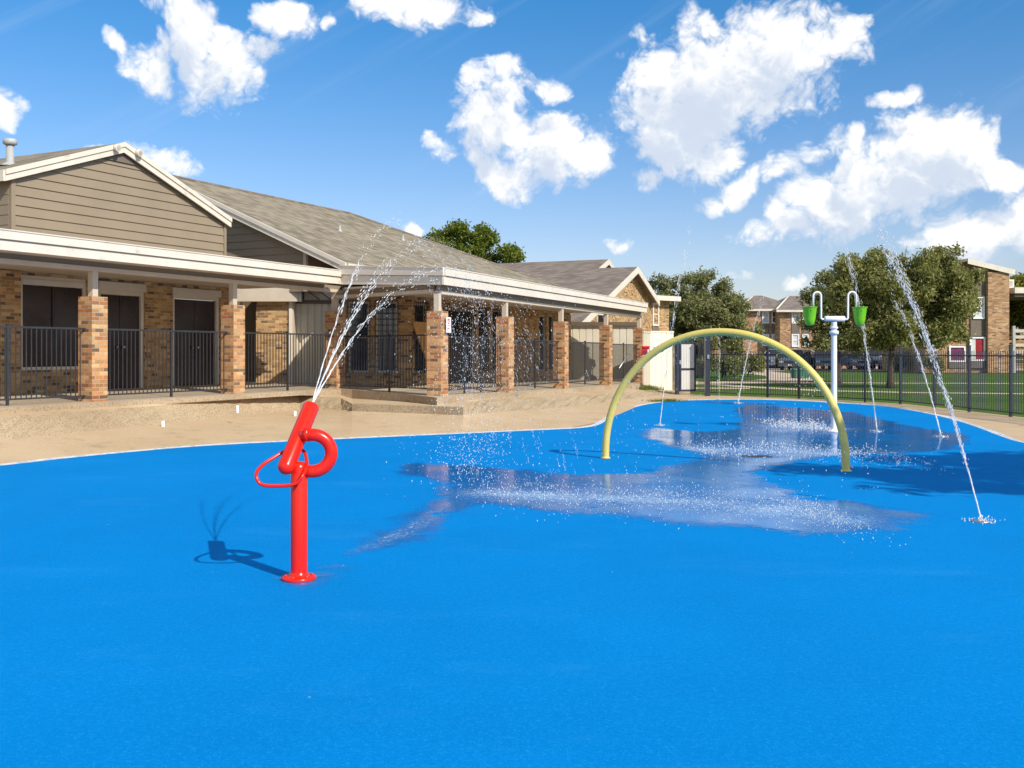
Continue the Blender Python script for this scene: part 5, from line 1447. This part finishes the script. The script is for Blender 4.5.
dens = c.math('ADD', dens, c.math('MULTIPLY', c.math('SUBTRACT', bl, .17), 2.6))
c.set(go.inputs[0], dens)
tc = nt.new('ShaderNodeTexCoord'); vx, vy, vz = nt.sep(tc.outputs['Generated'])
az = nt.math('ARCTAN2', vx, vy); el = nt.math('ARCSINE', vz)
Pv = nt.comb(az, el, 0.0)
def dens_at(vec):
    g_ = nt.new('ShaderNodeGroup'); g_.node_tree = cg; nt.l.new(vec, g_.inputs[0]); return g_.outputs[0]
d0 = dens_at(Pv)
o3_ = nt.new('ShaderNodeVectorMath', operation='ADD'); nt.l.new(Pv, o3_.inputs[0]); o3_.inputs[1].default_value = (.010, .030, 0)
d2 = dens_at(o3_.outputs[0]); d1 = d2
alpha = nt.math('MULTIPLY', nt.smooth(d0, -.12, .62), .97)
lit = nt.smooth(nt.math('SUBTRACT', d0, d1), -.50, .40)
core = nt.smooth(d0, .5, 1.6)
shade = nt.math('SUBTRACT', 1.0, nt.math('MULTIPLY', nt.math('SUBTRACT', 1.0, lit), nt.math('MULTIPLY_ADD', core, .40, .40)))
shade = nt.math('MULTIPLY', shade, nt.math('SUBTRACT', 1.0, nt.math('MULTIPLY', nt.smooth(d2, .0, 1.0), .85)))
ccol = nt.mix(shade, (5.6, 6.4, 7.7), (9.9, 9.8, 9.6))
ccol = nt.mix(nt.smooth(el, .0, .10), (6.4, 7.3, 8.3), ccol)
# sky grade towards the saturated blue of the picture
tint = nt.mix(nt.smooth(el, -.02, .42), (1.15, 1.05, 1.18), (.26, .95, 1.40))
tint = nt.mix(nt.smooth(el, .45, .8), tint, (.95, 1.0, 1.0))  # unseen upper sky pulled back to neutral so its fill light is less blue
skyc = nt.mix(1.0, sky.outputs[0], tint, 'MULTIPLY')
above = nt.smooth(el, -.01, .0)
cir = nt.noise(nt.comb(nt.math('ADD', nt.math('MULTIPLY', az, 1.0), nt.math('MULTIPLY', el, -1.2)), nt.math('MULTIPLY', nt.math('ADD', el, nt.math('MULTIPLY', az, -.55)), 5.0), 0.0), 3.2, 7, .6)
skyc = nt.mix(nt.math('MULTIPLY', nt.smooth(cir, .50, .85), .32), skyc, (6.6, 7.6, 8.8))
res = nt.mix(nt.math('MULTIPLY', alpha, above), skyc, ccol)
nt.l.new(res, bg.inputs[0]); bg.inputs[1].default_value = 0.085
sun = bpy.data.lights.new('sun', 'SUN'); sun.energy = 3.6; sun.angle = R(.55); sun.color = (1.0, .93, .82)
so = bpy.data.objects.new('sun', sun); COL.objects.link(so)
sd = Vector((math.sin(SUN_AZ) * math.cos(SUN_EL), math.cos(SUN_AZ) * math.cos(SUN_EL), math.sin(SUN_EL)))
so.rotation_euler = (-sd).to_track_quat('-Z', 'Y').to_euler(); so.location = (10, -10, 20)

# ================================================================== CAMERA
cam = bpy.data.cameras.new('camera'); co = bpy.data.objects.new('camera', cam); COL.objects.link(co)
cam.sensor_width = 36; cam.lens = 36 * 1000 / 1024; cam.shift_y = -(384 - HOR) / 1024; cam.clip_end = 4000; cam.clip_start = .05
co.location = (0, 0, CAMZ); co.rotation_euler = (R(90), 0, 0)
sc.camera = co
sc.view_settings.view_transform = 'Standard'; sc.view_settings.look = 'None'; sc.view_settings.exposure = 0.42; sc.view_settings.gamma = 1.0
sc.cycles.max_bounces = 6; sc.cycles.transparent_max_bounces = 16
sc.cycles.use_denoising = True
